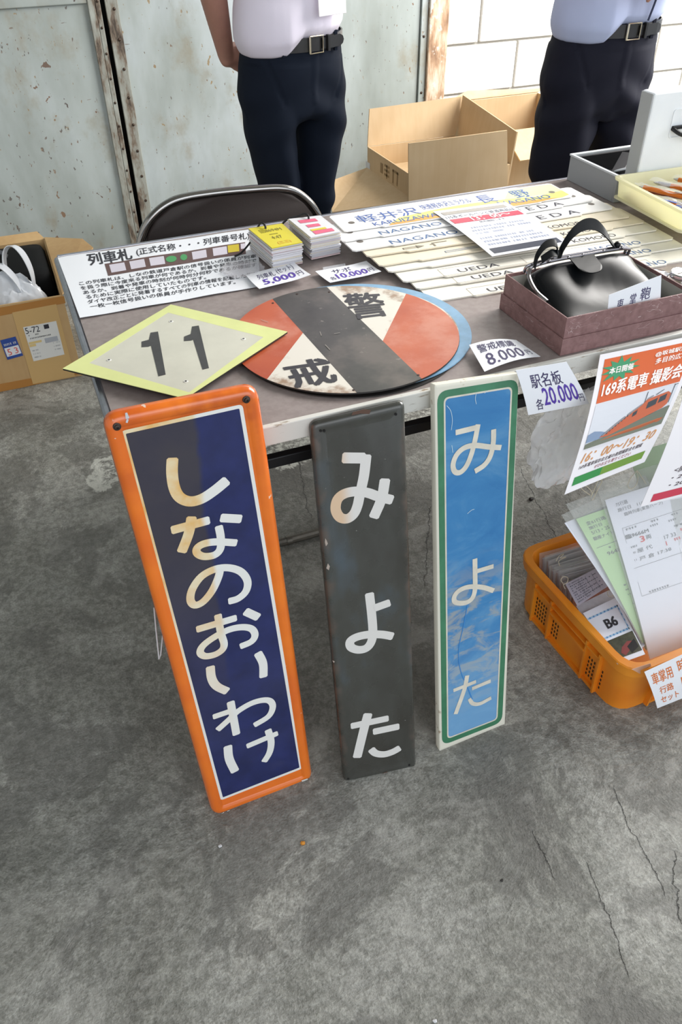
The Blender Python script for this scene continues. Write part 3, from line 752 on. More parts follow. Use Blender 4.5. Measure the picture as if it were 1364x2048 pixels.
for i in range(4):
    j = (i + 1) % 4; prism(bm, [O[i], O[j], I[j], I[i]], ZD - 0.0008 - .7, ZD - .7)
obj('lime_border', bm, M_lime, rd)
loc_poly('ivory_field', di, ZD - 0.0008, ZD - 0.0001, M_ivory, rd)
for k, pts in enumerate([[(0.11,0.345,0.716),(0.123,0.344,0.716),(0.103,0.19,0.716),(0.091,0.189,0.716),(0.101,0.297,0.716),(0.096,0.295,0.716),(0.085,0.298,0.716),(0.089,0.318,0.716),(0.102,0.32,0.716)], [(0.183,0.339,0.716),(0.195,0.338,0.716),(0.173,0.183,0.716),(0.162,0.182,0.716),(0.173,0.29,0.716),(0.169,0.288,0.716),(0.157,0.291,0.716),(0.161,0.307,0.716),(0.174,0.312,0.716)]]):
    # bold figure one
    loc_poly('figure_one', pts, ZD, ZD + 0.0004, M_char, rd)
for p in [(0.153,0.374,0.716),(0.254,0.258,0.716),(0.026,0.275,0.716),(0.128,0.156,0.716)]:
    bm = BM(); lathe(bm, [(0.004, 0), (0.0036, 0.0006), (0.0022, 0.0008), (0.0018, 0.0002), (0, 0.0002)], 12, Matrix.Translation((p[0] - rd.location.x, p[1] - rd.location.y, ZD - .7)))
    obj('eyelet', bm, mat('eyelet_white', 'd8d8d2', 0.4), rd)
    bm = BM(); lathe(bm, [(0.0020, 0.0007), (0.0016, 0.0009), (0, 0.0009)], 10, Matrix.Translation((p[0] - rd.location.x, p[1] - rd.location.y, ZD - .7)))
    obj('nail_hole', bm, M_edge, rd)

# spacers under the plates: two more blank discs (seen as dark rims)
def fit_circle(P):
    import itertools
    # least squares circle
    sx = sum(p[0] for p in P) / len(P); sy = sum(p[1] for p in P) / len(P)
    a = [[0.0] * 3 for _ in range(3)]; b = [0.0] * 3
    for p in P:
        x, y = p[0] - sx, p[1] - sy; r = (x, y, 1.0); q = x * x + y * y
        for i in range(3):
            b[i] += r[i] * q
            for j in range(3): a[i][j] += r[i] * r[j]
    s = Matrix(a).inverted() @ Vector(b)
    return s[0] / 2 + sx, s[1] / 2 + sy, math.sqrt(s[2] + s[0] ** 2 / 4 + s[1] ** 2 / 4)
CX, CY, CR = fit_circle([(0.258,0.327,0.71),(0.245,0.231,0.71),(0.272,0.115,0.71),(0.347,0.021,0.71),(0.435,0.007,0.71),(0.527,0.049,0.71),(0.589,0.103,0.71),(0.616,0.172,0.71),(0.617,0.284,0.71),(0.543,0.372,0.71),(0.456,0.418,0.71),(0.355,0.422,0.71)])
print('disc', CX, CY, CR)
rw = empty('round_warning_plate', 'round red, white and black warning plate on top of the other discs', 'sign', (CX, CY, 0.70))
def disc_poly(R, n=72): return [(R * math.cos(2 * math.pi * i / n), R * math.sin(2 * math.pi * i / n)) for i in range(n)]
def seg_clip(poly, a, b, c):
    """keep a*x+b*y<=c"""
    out = []
    for i in range(len(poly)):
        p = poly[i]; q = poly[(i + 1) % len(poly)]; fp = a * p[0] + b * p[1] - c; fq = a * q[0] + b * q[1] - c
        if fp <= 0: out.append(p)
        if (fp < 0) != (fq < 0) and fp != fq:
            t = fp / (fp - fq); out.append((p[0] + t * (q[0] - p[0]), p[1] + t * (q[1] - p[1])))
    return out
M_red = mat('worn_vermilion_paint', 'bb5638', 0.33, fn=lambda t, c: (t.color(t.mix(t.math('MULTIPLY', t.step(t.noise(9, 5, .65), .46, .70), .75), t.ramp(t.noise(7, 3), [(0.35, lin('ad4d30')), (0.65, lin('c0613f'))]), lin('c98570')))))
M_wht = mat('stained_white_paint', 'dcd6ca', 0.35, fn=lambda t, c: t.color(t.mix(t.math('MULTIPLY', t.step(t.math('ADD', t.noise(16, 5, .65), t.math('MULTIPLY', t.step(t.math('POWER', t.math('ADD', t.math('POWER', t.sep()[0], 2.0), t.math('POWER', t.sep()[1], 2.0)), 0.5), .14, .20), .20)), .58, .76), .85), lin('dcd7cc'), lin('8d6a4c'))))
M_bnd = mat('scuffed_black_paint', '403e3c', 0.3, fn=lambda t, c: t.color(t.mix(t.math('MULTIPLY', t.step(t.noise(45, 5, .75), .64, .70), .6), t.ramp(t.noise(5, 5, .65), [(0.36, lin('343331')), (0.50, lin('474542')), (0.62, lin('635c57'))]), lin('8d8780'))))
bm = BM(); lathe(bm, [(CR, 0.0005), (CR + .0008, 0.0016), (CR, 0.0090)][0:0] + [(CR * 1.0, 0.0065), (CR + .0006, 0.0075), (CR, 0.0092), (0, 0.0093)], 72); obj('disc', bm, M_edge, rw, smooth=True)
# directions: black band between two lines
def L2(p, q):
    (x1, y1), (x2, y2) = (p[0] - CX, p[1] - CY), (q[0] - CX, q[1] - CY)
    a, b = y2 - y1, -(x2 - x1); n = math.hypot(a, b); a /= n; b /= n
    return a, b, a * x1 + b * y1
zl = 0.710
e1 = L2(*[(0.355,0.381,0.71),(0.369,0.039,0.71)]); e2 = L2(*[(0.469,0.402,0.71),(0.482,0.035,0.71)])
base = disc_poly(CR)
def side(poly, L, keep): 
    a, b, c = L
    return seg_clip(poly, a, b, c) if keep else seg_clip(poly, -a, -b, -c)
def sgn(L, p): return (L[0] * (p[0] - CX) + L[1] * (p[1] - CY) - L[2]) <= 0
mid = (0.418,0.196,0.71)
lo = (0.281,0.141,0.71); hi = (0.556,0.264,0.71)
zt = 0.0094
def put(name, poly, m, h=0.0):
    if len(poly) < 3: return
    bm = BM(); prism(bm, poly, zt + h, zt + h + 0.0003); obj(name, bm, m, rw)
put('black_band', side(side(base, e1, sgn(e1, mid)), e2, sgn(e2, mid)), M_bnd, 0.0001)
f1 = L2(*[(0.357,0.246,0.71),(0.256,0.126,0.71)]); f2 = L2(*[(0.587,0.311,0.71),(0.471,0.159,0.71)])
S1 = side(base, e1, sgn(e1, lo)); S2 = side(base, e2, sgn(e2, hi))
ll = (0.282,0.254,0.71); lr = (0.326,0.122,0.71); ul = (0.522,0.325,0.71); ur = (0.571,0.171,0.71)
put('red_segment', side(S1, f1, sgn(f1, ll)), M_red); put('white_segment', side(S1, f1, sgn(f1, lr)), M_wht)
put('white_segment', side(S2, f2, sgn(f2, ul)), M_wht); put('red_segment', side(S2, f2, sgn(f2, ur)), M_red)
# the two characters
def onz(z, root):
    def f(u, v, h): return (u - root.location.x, v - root.location.y, z - root.location.z + h)
    return f
ink = Ink(onz(0.7101, rw)); ink.h = 0.0003
q = [(0.483,0.369,0.71),(0.55,0.351,0.71),(0.533,0.252,0.71),(0.459,0.262,0.71)]
ink.text_quad('警', q[0], q[1], q[2], q[3], bold=0.018)
M_chr = mat('black_character', '35343a', 0.4)
ink.done('character', M_chr, rw); ink = Ink(onz(0.7101, rw)); ink.h = 0.0003
q = [(0.289,0.161,0.71),(0.368,0.15,0.71),(0.355,0.07,0.71),(0.287,0.074,0.71)]
ink.text_quad('戒', q[0], q[1], q[2], q[3], bold=0.026)
ink.done('character', M_chr, rw)
for p in [(0.349,0.386,0.71),(0.464,0.389,0.71),(0.368,0.036,0.71),(0.482,0.038,0.71),(0.404,0.405,0.71)]:
    bm = BM(); lathe(bm, [(0.0026, 0.0004), (0.0022, 0.0009), (0, 0.0010)], 10, Matrix.Translation((p[0] - CX, p[1] - CY, zt)))
    obj('nail_hole', bm, mat('rust_hole', '33201a', 0.7), rw)
# scrape marks
ink = Ink(onz(0.7101, rw)); ink.h = 0.0008
for pts in ([(0.389,0.241,0.71),(0.386,0.226,0.71)], [(0.409,0.224,0.71),(0.42,0.223,0.71)], [(0.307,0.327,0.71),(0.316,0.312,0.71)], [(0.38,0.192,0.71),(0.381,0.172,0.71)], [(0.278,0.286,0.71),(0.288,0.288,0.71)]):
    ink.stroke([(p[0], p[1]) for p in pts], .0012, rnd=0)
ink.done('scratches', mat('grey_scratch', '9a948c', 0.5), rw)
# blue rimmed disc below, and a plain dark one at the bottom
BX, BY, BR = fit_circle([(0.612,0.1,0.706),(0.63,0.142,0.706),(0.645,0.207,0.706),(0.642,0.291,0.706),(0.57,0.042,0.706),(0.527,0.005,0.706),(0.485,-0.016,0.706)])
BR = CR; 
_d = Vector((0.614,0.103,0.706)) ; dx = Vector((_d.x - CX, _d.y - CY)); 
BX, BY = .4570, .2265
r3 = empty('round_plate', 'round plate with pale blue rim under the warning plate', 'sign', (BX, BY, 0.70))
bm = BM(); lathe(bm, [(BR - .001, 0.0030), (BR + .0004, 0.0038), (BR, 0.0055), (BR - .022, 0.0057)], 72)
o = obj('blue_rim', bm, mat('chalky_blue_paint', '7ba3c2', 0.4, var=0.15, vscale=30), r3, smooth=True)
bm = BM(); lathe(bm, [(BR - .022, 0.0050), (BR - .022, 0.0058), (0, 0.0058)], 72); obj('white_field', bm, M_wht, r3)
r4 = empty('round_plate', 'dark-rimmed round plate, lowest of the three stacked discs', 'sign', (CX + 0.006, CY - 0.004, 0.70))
bm = BM(); lathe(bm, [(CR - .001, 0.0004), (CR + .0004, 0.0012), (CR, 0.0024), (0, 0.0026)], 72); obj('disc', bm, M_edge, r4, smooth=True)

# ------------------------------------------------------------------ printed sheets and price cards on the table
M_paper = mat('white_paper', 'eef0f6', 0.55)
M_gloss = mat('laminated_paper', 'eceff5', 0.28, coat=0.25)
M_ink = mat('black_ink', '2a2a33', 0.5)
M_purple = mat('purple_marker', '5a3fa8', 0.5)
M_vio = mat('dark_violet_pen', '3d3560', 0.5)
def sheet_root(name, label, cat, sh, group=None):
    """returns empty at the sheet centre and shifts the sheet into its local frame"""
    c = sum(sh.c, Vector((0, 0, 0))) / 4
    r = empty(name, label, cat, c, group); sh.c = [p - c for p in sh.c]
    return r
# explanation sheet
def dz(p, z): return (p[0], p[1], z)
sh = Sheet((0,0.794,0.702), (0.443,0.786,0.702), (0.354,0.483,0.702), (0.004,0.482,0.702), curl=lambda u, v: 0.0010 + 0.0012 * (0.5 + 0.5 * math.sin(u * 17 + v * 2)) , flip=False)
if sh.n.z < 0: sh.n = -sh.n
rt = sheet_root('explanation_sheet', 'wide white printed sheet with a strip photo at the rear left table corner', 'paper', sh)
sh.build('sheet', M_gloss, rt, nu=24, nv=6)
ik = sh.ink()
ik.text('列車札', 0.135, 0.02, 0.345, 0.23, bold=0.03)
ik.text('(正式名称・・・列車番号札)', 0.37, 0.055, 0.955, 0.20, bold=0.012)
L = [('この列車札は、しなの鉄道戸倉駅の信号扱いの係員が列車', .055, 1.0), ('を扱う際に今度来る列車が何であるか、到着や発車の時刻で', .055, 1.0), ('あるか、到着や発車の時刻が何時何分何秒であるか確認す', .06, 1.0),
     ('るために実際に使用していたものです。', .065, .70), ('ダイヤ改正ごとに発着するすべての列車の情報を記載した札を', .065, 1.0), ('一枚一枚信号扱いの係員が手作りしています。', .07, .86)]
for i, (s_, a, b) in enumerate(L):
    v0 = 0.475 + i * 0.074
    ik.text(s_, a, v0, min(b, .985), v0 + 0.060, bold=0.012)
ik.done('printed_text', M_ink, rt)
ik = sh.ink(); ik.rect(0.205, 0.235, 0.93, 0.445, 12, 1); ik.done('strip_photo', mat('brown_photo', '5b3f3c', 0.35), rt)
ik = sh.ink(); ik.h = 0.0008
for u in (.225, .325, .425, .645, .755, .945 - .04): 
    if u > .9: continue
    ik.rect(u, .265, u + .075, .405)
ik.rect(.905, .255, .93, .35)
ik.done('photo_tags', mat('photo_tag', 'cfcad6', 0.35), rt)
ik = sh.ink(); ik.h = 0.0008; ik.rect(.835, .255, .895, .385); ik.done('photo_yellow_tag', mat('photo_yellow', 'c9b62c', 0.35), rt)
ik = sh.ink(); ik.h = 0.0009
for cx, rx in ((.535, .028), (.600, .018)):
    ik.poly([(cx + rx * math.cos(a), .335 + .055 * math.sin(a)) for a in [2 * math.pi * i / 16 for i in range(16)]])
ik.done('photo_green_tag', mat('photo_green', '3f9455', 0.35), rt)

def price_card(name, label, TL, TR, BR, BL, curl, lines, group=None, up=True, m=None, nu=8, nv=6, round_c=False):
    s_ = Sheet(TL, TR, BR, BL, curl)
    if up and s_.n.z < 0: s_.n = -s_.n
    if not up and s_.n.y > 0: s_.n = -s_.n
    r = sheet_root(name, label, 'price card', s_, group)
    s_.build('card', m or M_paper, r, nu=nu, nv=nv)
    by = {}
    for (mt, txt, q, bold) in lines:
        by.setdefault(mt.name, (mt, []))[1].append((txt, q, bold))
    for k, (mt, ls) in by.items():
        ik = s_.ink()
        for txt, q, bold in ls: ik.text(txt, *q, bold=bold, shear=0.15)
        ik.done('handwriting', mt, r)
    return r
price_card('price_card', 'white price card 5,000 yen in front of the yellow-topped stack', (0.34,0.533,0.706), (0.449,0.559,0.704), (0.454,0.464,0.704), (0.342,0.449,0.704),
    lambda u, v: 0.003 + 0.007 * v * v + 0.012 * max(0, u - .7) ** 1.0, [(M_vio, '列車札(エアポセット)'[:3], (.15, .16, .50, .44), .004), (M_vio, '(セット)', (.56, .10, .90, .42), .004), (M_purple, '5,000', (.16, .50, .80, .88), .03), (M_vio, '円', (.83, .56, .95, .84), 0)])
price_card('price_card', 'white price card 10,000 yen behind the red and white disc', (0.475,0.495,0.706), (0.59,0.5,0.704), (0.591,0.428,0.704), (0.48,0.425,0.704),
    lambda u, v: 0.003 + 0.005 * v * v + 0.01 * max(0, u - .7), [(M_vio, 'サボ', (.25, .12, .62, .42), .004), (M_vio, '各', (.08, .60, .20, .86), 0), (M_purple, '10.000', (.22, .46, .82, .84), .03), (M_vio, '円', (.84, .52, .95, .80), 0)])
sh = Sheet((0.5,0.518,0.704), (0.55,0.519,0.704), (0.54,0.484,0.704), (0.49,0.484,0.704))
if sh.n.z < 0: sh.n = -sh.n
o = sh.build('clear_tape', mat('clear_tape', 'e6e8ee', 0.2, alpha=0.45)); tag(o, 'clear tape piece behind the 10,000 yen card', 'tape')
price_card('price_card', 'white price card 8,000 yen right of the blue-rimmed disc', (0.603,0.089,0.712), (0.692,0.082,0.706), (0.703,0.022,0.702), (0.582,0,0.712),
    lambda u, v: 0.002 + 0.006 * math.sin(u * 3.1), [(M_vio, '警戒標識', (.10, .10, .82, .40), .004), (M_vio, '8.000', (.12, .48, .80, .90), .008), (M_vio, '円', (.84, .62, .94, .86), 0)])
price_card('price_card', 'white price card 20,000 yen hanging from the table edge', (0.621,-0.03,0.723), (0.715,-0.03,0.719), (0.774,-0.036,0.629), (0.654,-0.036,0.634),
    lambda u, v: 0.004 * math.sin(v * 3) + 0.003 * u, [(M_vio, '駅名板', (.18, .13, .76, .42), .006), (M_vio, '各', (.16, .66, .28, .92), .004), (M_purple, '20.000', (.30, .44, .90, .84), .02), (M_vio, '円', (.88, .72, .97, .90), .004)], up=False)

# ------------------------------------------------------------------ the two bound stacks of train number tags
M_cardw = mat('tag_card', 'dcdce0', 0.5); M_cardc = mat('tag_card_cream', 'd9d0bd', 0.5); M_cardl = mat('tag_card_shadow', 'c2c1c8', 0.5); M_cardp = mat('tag_card_pinkish', 'dcc6c8', 0.5)  # card tones, picked at random for each card
M_yel = mat('yellow_card', 'ddd032', 0.35, coat=.2); M_pink = mat('pink_label', 'dd6683', 0.45); M_ylab = mat('yellow_label', 'd9c63a', 0.45)
M_cord = mat('black_cord', '131316', 0.6)
def tag_stack(label, base, top, n, topm, name):
    """base, top = 4 corners each TL,TR,BR,BL"""
    c = sum((Vector(p) for p in base), Vector((0, 0, 0))) / 4; r = empty(name, label, 'card stack', (c.x, c.y, 0.7))
    B = [Vector(p) - r.location for p in base]; T = [Vector(p) - r.location for p in top]
    for i in range(n):
        t0 = i / n; t1 = (i + 0.90) / n
        jx, jy = random.uniform(-.0022, .0022), random.uniform(-.0022, .0022)
        q0 = [B[k].lerp(T[k], t0) + Vector((jx, jy, 0)) for k in range(4)]; q1 = [B[k].lerp(T[k], t1) + Vector((jx, jy, 0)) for k in range(4)]
        if i == n - 1: q0 = [p - Vector((jx, jy, 0)) for p in q0]; q1 = [T[k].copy() for k in range(4)]
        # keep the shape of the topmost outline for all
        ctr = sum(q0, Vector((0, 0, 0))) / 4; tc = sum(T, Vector((0, 0, 0))) / 4
        q0 = [ctr + (T[k] - tc) * Vector((1, 1, 0)).length / math.sqrt(2) for k in range(4)]
        for p in q0: p.z = ctr.z
        q1 = [Vector((p.x, p.y, ctr.z + (T[0].z - B[0].z) / n * .9)) for p in q0]
        bm = BM(); a = [bm.verts.new(p) for p in q0]; b = [bm.verts.new(p) for p in q1]
        bm.faces.new(a[::-1]); bm.faces.new(b)
        for k in range(4): bm.faces.new((a[k], a[(k+1) % 4], b[(k+1) % 4], b[k]))
        m = topm if i == n - 1 else random.choice([M_cardw, M_cardw, M_cardw, M_cardl, M_cardc, M_cardp])
        obj('card', bm, m, r)
    return r, T, q1
s1b = [(0.387,0.67,0.704), (0.478,0.661,0.704), (0.467,0.564,0.704), (0.399,0.554,0.704)]
s1t = [(0.383,0.642,0.76), (0.457,0.641,0.76), (0.461,0.526,0.76), (0.395,0.521,0.76)]
r, T, q1 = tag_stack('stack of white tag cards topped by a yellow card, tied with black cord', s1b, s1t, 26, M_yel, 'tag_card_stack')
sh = Sheet(*[Vector((p.x, p.y, q1[0].z)) for p in q1]); 
if sh.n.z < 0: sh.n = -sh.n
ik = sh.ink(); ik.text('回8694M', .18, .16, .82, .32, bold=.0); ik.text('4:47', .30, .52, .62, .66); ik.rect(.34, .42, .6, .44); ik.done('printed_text', mat('olive_ink', '7c7634', .5), r)
ik = sh.ink(); ik.text('(三三)', .30, .80, .72, .93); ik.done('printed_text', mat('orange_ink', 'd98a3a', .5), r)
def cordloop(r, p0, out, z, rr=.0022):
    P = [Vector(p) for p in out]; bm = BM(); tube(bm, [tuple(p) for p in catmull(P, 6)], rr, 6); return obj('cord', bm, M_cord, r, smooth=True)
e = [q1[0].lerp(q1[1], .42)]; ez = e[0].z
pc = q1[0].lerp(q1[1], .42); inn = (q1[3] - q1[0]).normalized()
cordloop(r, None, [pc + inn * .016 + Vector((0, 0, -.001)), pc + inn * .012 + Vector((0, 0, .006)), pc - inn * .002 + Vector((-.002, 0, .007)), pc - inn * .010 + Vector((-.008, 0, -.006)), pc - inn * .014 + Vector((-.02, 0, -.03)), pc - inn * .012 + Vector((-.045, 0.0, -.052)), pc - inn * .006 + Vector((-.065, -0.006, -.0535))], 0)
s2b = [(0.488,0.697,0.702), (0.56,0.692,0.702), (0.554,0.557,0.702), (0.488,0.552,0.702)]
s2t = [(0.471,0.639,0.768), (0.54,0.631,0.768), (0.545,0.528,0.768), (0.478,0.522,0.768)]
r, T, q1 = tag_stack('stack of white tag cards with pink labels on top, tied with black cord', s2b, s2t, 28, M_cardw, 'tag_card_stack')
sh = Sheet(*q1)
if sh.n.z < 0: sh.n = -sh.n
ik = sh.ink(); ik.rect(.18, .14, .74, .30); ik.rect(.25, .42, .66, .56); ik.rect(.22, .76, .86, .92); ik.done('pink_label', M_pink, r)
ik = sh.ink(); ik.rect(.22, .66, .72, .745); ik.done('yellow_label', M_ylab, r)
pc = q1[0].lerp(q1[1], .55); inn = (q1[3] - q1[0]).normalized()
cordloop(r, None, [pc + inn * .014, pc + inn * .010 + Vector((0, 0, .006)), pc - inn * .003 + Vector((-.002, 0, .006)), pc - inn * .012 + Vector((-.012, 0, .000)), pc - inn * .022 + Vector((-.035, 0, -.008)), pc - inn * .030 + Vector((-.05, 0, -.03)), pc - inn * .02 + Vector((-.045, 0, -.058)), pc - inn * .01 + Vector((-.035, 0, -.064))], 0)
# crumpled clear bag beside the left stack
def crumple(name, center, size, m, seed=0, amp=.25, sub=4, parent=None, squash=1.0, freq=2.6, fine=1.0, sharp=28):
    bm = BM(); bmesh.ops.create_icosphere(bm, subdivisions=sub, radius=1.0)
    for v in bm.verts:
        p = v.co.copy(); q = p * freq + Vector((seed * 7.3, seed * 3.1, seed))
        d = noise.noise(q) * amp + (1 - abs(noise.noise(q * 1.9)) * 2) * amp * .35 + (1 - abs(noise.noise(q * 3.7)) * 2) * amp * .16 * fine
        p = p * (1 + d); v.co = Vector((p.x * size[0], p.y * size[1], max(p.z, -squash) * size[2])) + Vector(center)
    return obj(name, bm, m, parent, smooth=True, sharp=sharp)
M_film = mat('clear_film', 'eceef2', 0.08, alpha=0.13, coat=0.6)
M_film2 = mat('creased_clear_plastic', 'f4f5f8', 0.12, alpha=0.40, coat=0.9)
M_bagw = mat('milky_plastic', 'e6eaf0', 0.3, alpha=0.88, coat=0.3)
o = crumple('plastic_sleeve', (0.343,0.57,0.704), (.040, .034, .0055), mat('thin_sleeve', 'e8e6ec', .15, alpha=.22, coat=.4), 3, .35, 4, squash=.5); o.location.z += .0035; tag(o, 'clear crumpled plastic sleeve left of the yellow-topped stack', 'plastic bag')

# ------------------------------------------------------------------ staggered train destination boards
M_bd = mat('cream_board', 'ece8dd', 0.42, var=0.05, vscale=10); M_bdw = mat('white_board', 'efeeec', 0.4, var=0.04, vscale=10); M_bde = mat('beige_board', 'e4dac4', 0.45, var=0.07, vscale=8)
M_bdink = mat('blue_board_ink', '45699a', 0.45); M_bdblk = mat('black_board_ink', '40414c', 0.45)
M_line = mat('thin_board_line', '8a8478', 0.5)
BW = 0.100; STEP = 0.0045
bl = [(0.582,0.598,0.74), (0.562,0.558,0.736), (0.566,0.512,0.731), (0.586,0.484,0.726), (0.594,0.44,0.722), (0.603,0.415,0.718), (0.614,0.369,0.713), (0.628,0.339,0.708), (0.633,0.284,0.704)]
br = [(1.154,0.591,0.74), (1.191,0.559,0.736), (1.207,0.507,0.731), (1.217,0.457,0.726), (1.234,0.426,0.722), (1.239,0.387,0.718), (1.245,0.34,0.713), (1.245,0.303,0.708), (1.243,0.251,0.704)]
spec = [('gradient', 'white board with yellow and orange curves, topmost at the rear of the fan', M_bdw),
        ('l', 'board reading NAGANO at left, second from the rear of the fan', M_bdw), ('l', 'board reading NAGANO at left and EDA at right, third from rear', M_bdw),
        ('arrow', 'cream board with a small arrow mark at its left, fourth from the rear', M_bde), ('blue', 'beige board with a blue outlined box, fifth from the rear', M_bde),
        ('plain', 'plain cream board reading KOMORO at right, sixth from the rear', M_bd), ('u', 'board reading UEDA in the third row from the front of the fan', M_bd),
        ('u', 'board reading UEDA in the second row from the front of the fan', M_bd), ('u', 'frontmost UEDA board lying on the table next to the brown box', M_bd)]
for i in range(9):
    A = Vector(bl[i]); B = Vector(br[i]); A.z = B.z = .700 + .0045 * (8 - i) + .0002
    d = (B - A); Lb = d.length; d.normalize(); nn = Vector((-d.y, d.x, 0))
    kind, lab, mt = spec[i]
    r = empty('destination_board', lab, 'train board', A, 'destination boards fanned on the table')
    tl = .085; r_ = .006
    # outline: u along, v toward the rear; the middle steps 6 mm forward of the two ends
    W_ = Lb
    def P2(u, v): q = d * u + nn * v; return (q.x, q.y)
    out = [(.006, .0), (tl, 0), (tl + .006, -.0055), (W_ - tl - .006, -.0055), (W_ - tl, 0), (W_ - .006, 0), (W_, .006), (W_, BW - .006), (W_ - .006, BW), (W_ - tl, BW), (W_ - tl - .006, BW + .005), (tl + .006, BW + .005), (tl, BW), (.006, BW), (0, BW - .006), (0, .006)]
    bm = BM(); prism(bm, [P2(*p) for p in out], 0.0, 0.0030); obj('board', bm, mt, r)
    f = lambda u, v, h, d=d, nn=nn: d * u + nn * v + Vector((0, 0, .0030 + h))
    for u in (.032, W_ - .032):
        bm = BM(); lathe(bm, [(.0075, .0001), (.0073, .0003), (0, .0003)], 14, Matrix.Translation(f(u, BW * .42, 0))); 
        if i in (0, 1, 2): obj('hanging_hole', bm, mat('hole_shadow', '6c6660', .7), r)
        else: bm.free()
    def T(ik, s_, u0, u1, v0, v1, bold=0.0):
        vs, fs, _ = glyphs(s_, bold); ik.mesh([(u0 + (u1 - u0) * x, v0 + (v1 - v0) * y) for x, y in vs], fs)
    if i == 0:
        ik = Ink(f); ik.h = .0002; ik.poly([(.10, -.0054), (W_ - .10, -.0054)] + [(W_ - .04 - (W_ - .15) * t, .004 + .016 * math.sin(math.pi * t)) for t in [k / 14 for k in range(15)]]); ik.done('orange_swoosh', mat('orange_fade', 'd9a24e', .4), r)
        ik = Ink(f); ik.h = .0001; ik.poly([(.10, -.004), (W_ - .03, .001), (W_ - .004, .012), (W_ - .004, .042)] + [(W_ - .08 - (W_ - .22) * t, .03 + .018 * math.sin(math.pi * t)) for t in [k / 14 for k in range(15)]]); ik.done('yellow_field', mat('yellow_fade', 'd9d47e', .4), r)
        ik = Ink(f); ik.h = .00005; ik.poly([(W_ * .72, .04), (W_ - .003, .03), (W_ - .003, BW - .006), (W_ * .80, BW - .002)]); ik.done('green_fade', mat('pale_green_fade', 'cfdcae', .4), r)
        ik = Ink(f); T(ik, '軽井沢', .050, .198, .032, .076, .02); T(ik, 'KARUIZAWA', .072, .226, .003, .024, .0); T(ik, '快速軽井沢ミラクル', .211, .338, .052, .084, .005); T(ik, '長　野', .353, .488, .036, .086, .02); T(ik, 'NAGANO', .385, .520, .008, .031)
        ik.done('lettering', mat('deep_blue_ink', '4867ae', .4), r)
    if i == 1:
        ik = Ink(f); T(ik, 'NAGANO', .088, .236, .001, .021); ik.done('lettering', M_bdink, r)
        ik = Ink(f); T(ik, 'U E D A', W_ - .215, W_ - .082, .000, .022); ik.done('lettering', M_bdblk, r)
    if i == 2:
        ik = Ink(f); T(ik, 'NAGANO', .088, .246, .001, .022); ik.done('lettering', M_bdink, r)
        ik = Ink(f); T(ik, 'U E D A', W_ - .236, W_ - .088, .002, .025); ik.done('lettering', M_bdblk, r)
    if i in (3, 4, 5):
        ik = Ink(f); T(ik, 'KOMORO', W_ - .212, W_ - .106, -.001, .0155); ik.done('lettering', M_bdblk, r)
    if i == 3:
        ik = Ink(f); ik.rect(.082, .006, .115, .008); ik.rect(.082, .012, .115, .014); ik.rect(.082, .006, .084, .014); ik.poly([(.113, .002), (.131, .010), (.113, .018)]); ik.rect(.150, .000, .154, .019); ik.rect(.144, .010, .150, .013); ik.rect(.154, .0155, .185, .019); ik.done('arrow_mark', mat('brown_grey_mark', '80796a', .5), r)
    if i == 4:
        ik = Ink(f); ik.rect(.152, .010, .30, .0115); ik.rect(.152, .010, .1535, .018); ik.rect(.152, .0165, .30, .018); ik.done('blue_outline', M_bdink, r)
    if i >= 6:
        ik = Ink(f); T(ik, 'UEDA', .122, .212, .002, .018, .0)
        ik.done('lettering', M_bdblk, r)
        ik = Ink(f); T(ik, 'NAGANO', W_ - .206, W_ - .082, .000, .018); ik.done('lettering', M_bdink, r)
        ik = Ink(f)
        for (a, b, c_, e_) in ((.085, -.003, W_ - .115, -.0022), (.085, .03, W_ - .115, .0308), (.085, -.003, .0858, .03), (.27, -.003, .2708, .03), (W_ - .1158, -.003, W_ - .115, .03)): ik.rect(a, b, c_, e_)
        ik.done('frame_line', M_line, r)

# laminated notice lying on the boards
sh = Sheet((0.805,0.624,0.74), (0.985,0.612,0.74), (0.995,0.37,0.729), (0.814,0.377,0.727), curl=lambda u, v: .0015 + .003 * math.sin(v * 3.1))
if sh.n.z < 0: sh.n = -sh.n
rt = sheet_root('sale_notice', 'laminated white notice reading 13:00 with a red band, lying across the boards', 'paper', sh)
sh.build('sheet', M_gloss, rt, nu=8, nv=10)
ik = sh.ink(); ik.rect(.06, .055, .92, .125, 6, 1); ik.done('photo_strip', mat('grey_beige_photo', 'a8a39c', .4), rt)
ik = sh.ink(); ik.rect(.045, .235, .97, .335, 6, 2); ik.done('red_band', mat('crimson_print', 'd23a55', .4), rt)
ik = sh.ink(); ik.rect(.06, .875, .93, .965, 6, 1); ik.done('black_band', mat('slate_print', '3a3f4c', .35), rt)
ik = sh.ink(); ik.h = .0010; ik.text('13：00～', .30, .245, .82, .325, bold=.03); ik.done('printed_text', mat('white_print', 'f4f0f2', .5), rt)
ik = sh.ink(); ik.text('115系ボールペンと鉄道用品は', .04, .15, .96, .215, bold=.004); ik.text('発売開始します', .34, .35, .68, .39, bold=.004)
ik.done('printed_text', mat('dark_blue_grey_print', '55586c', .5), rt)
ik = sh.ink()
for j, (a, b) in enumerate([(.12, .86), (.12, .90), (.12, .5), (.10, .80), (.10, .86), (.10, .90)]):
    v0 = .45 + j * .062 + (.035 if j > 2 else 0); ik.greek(a, v0, b, v0 + .032, 22)
ik.done('small_print', mat('faded_blue_grey_print', '9aa2ba', .5), rt)

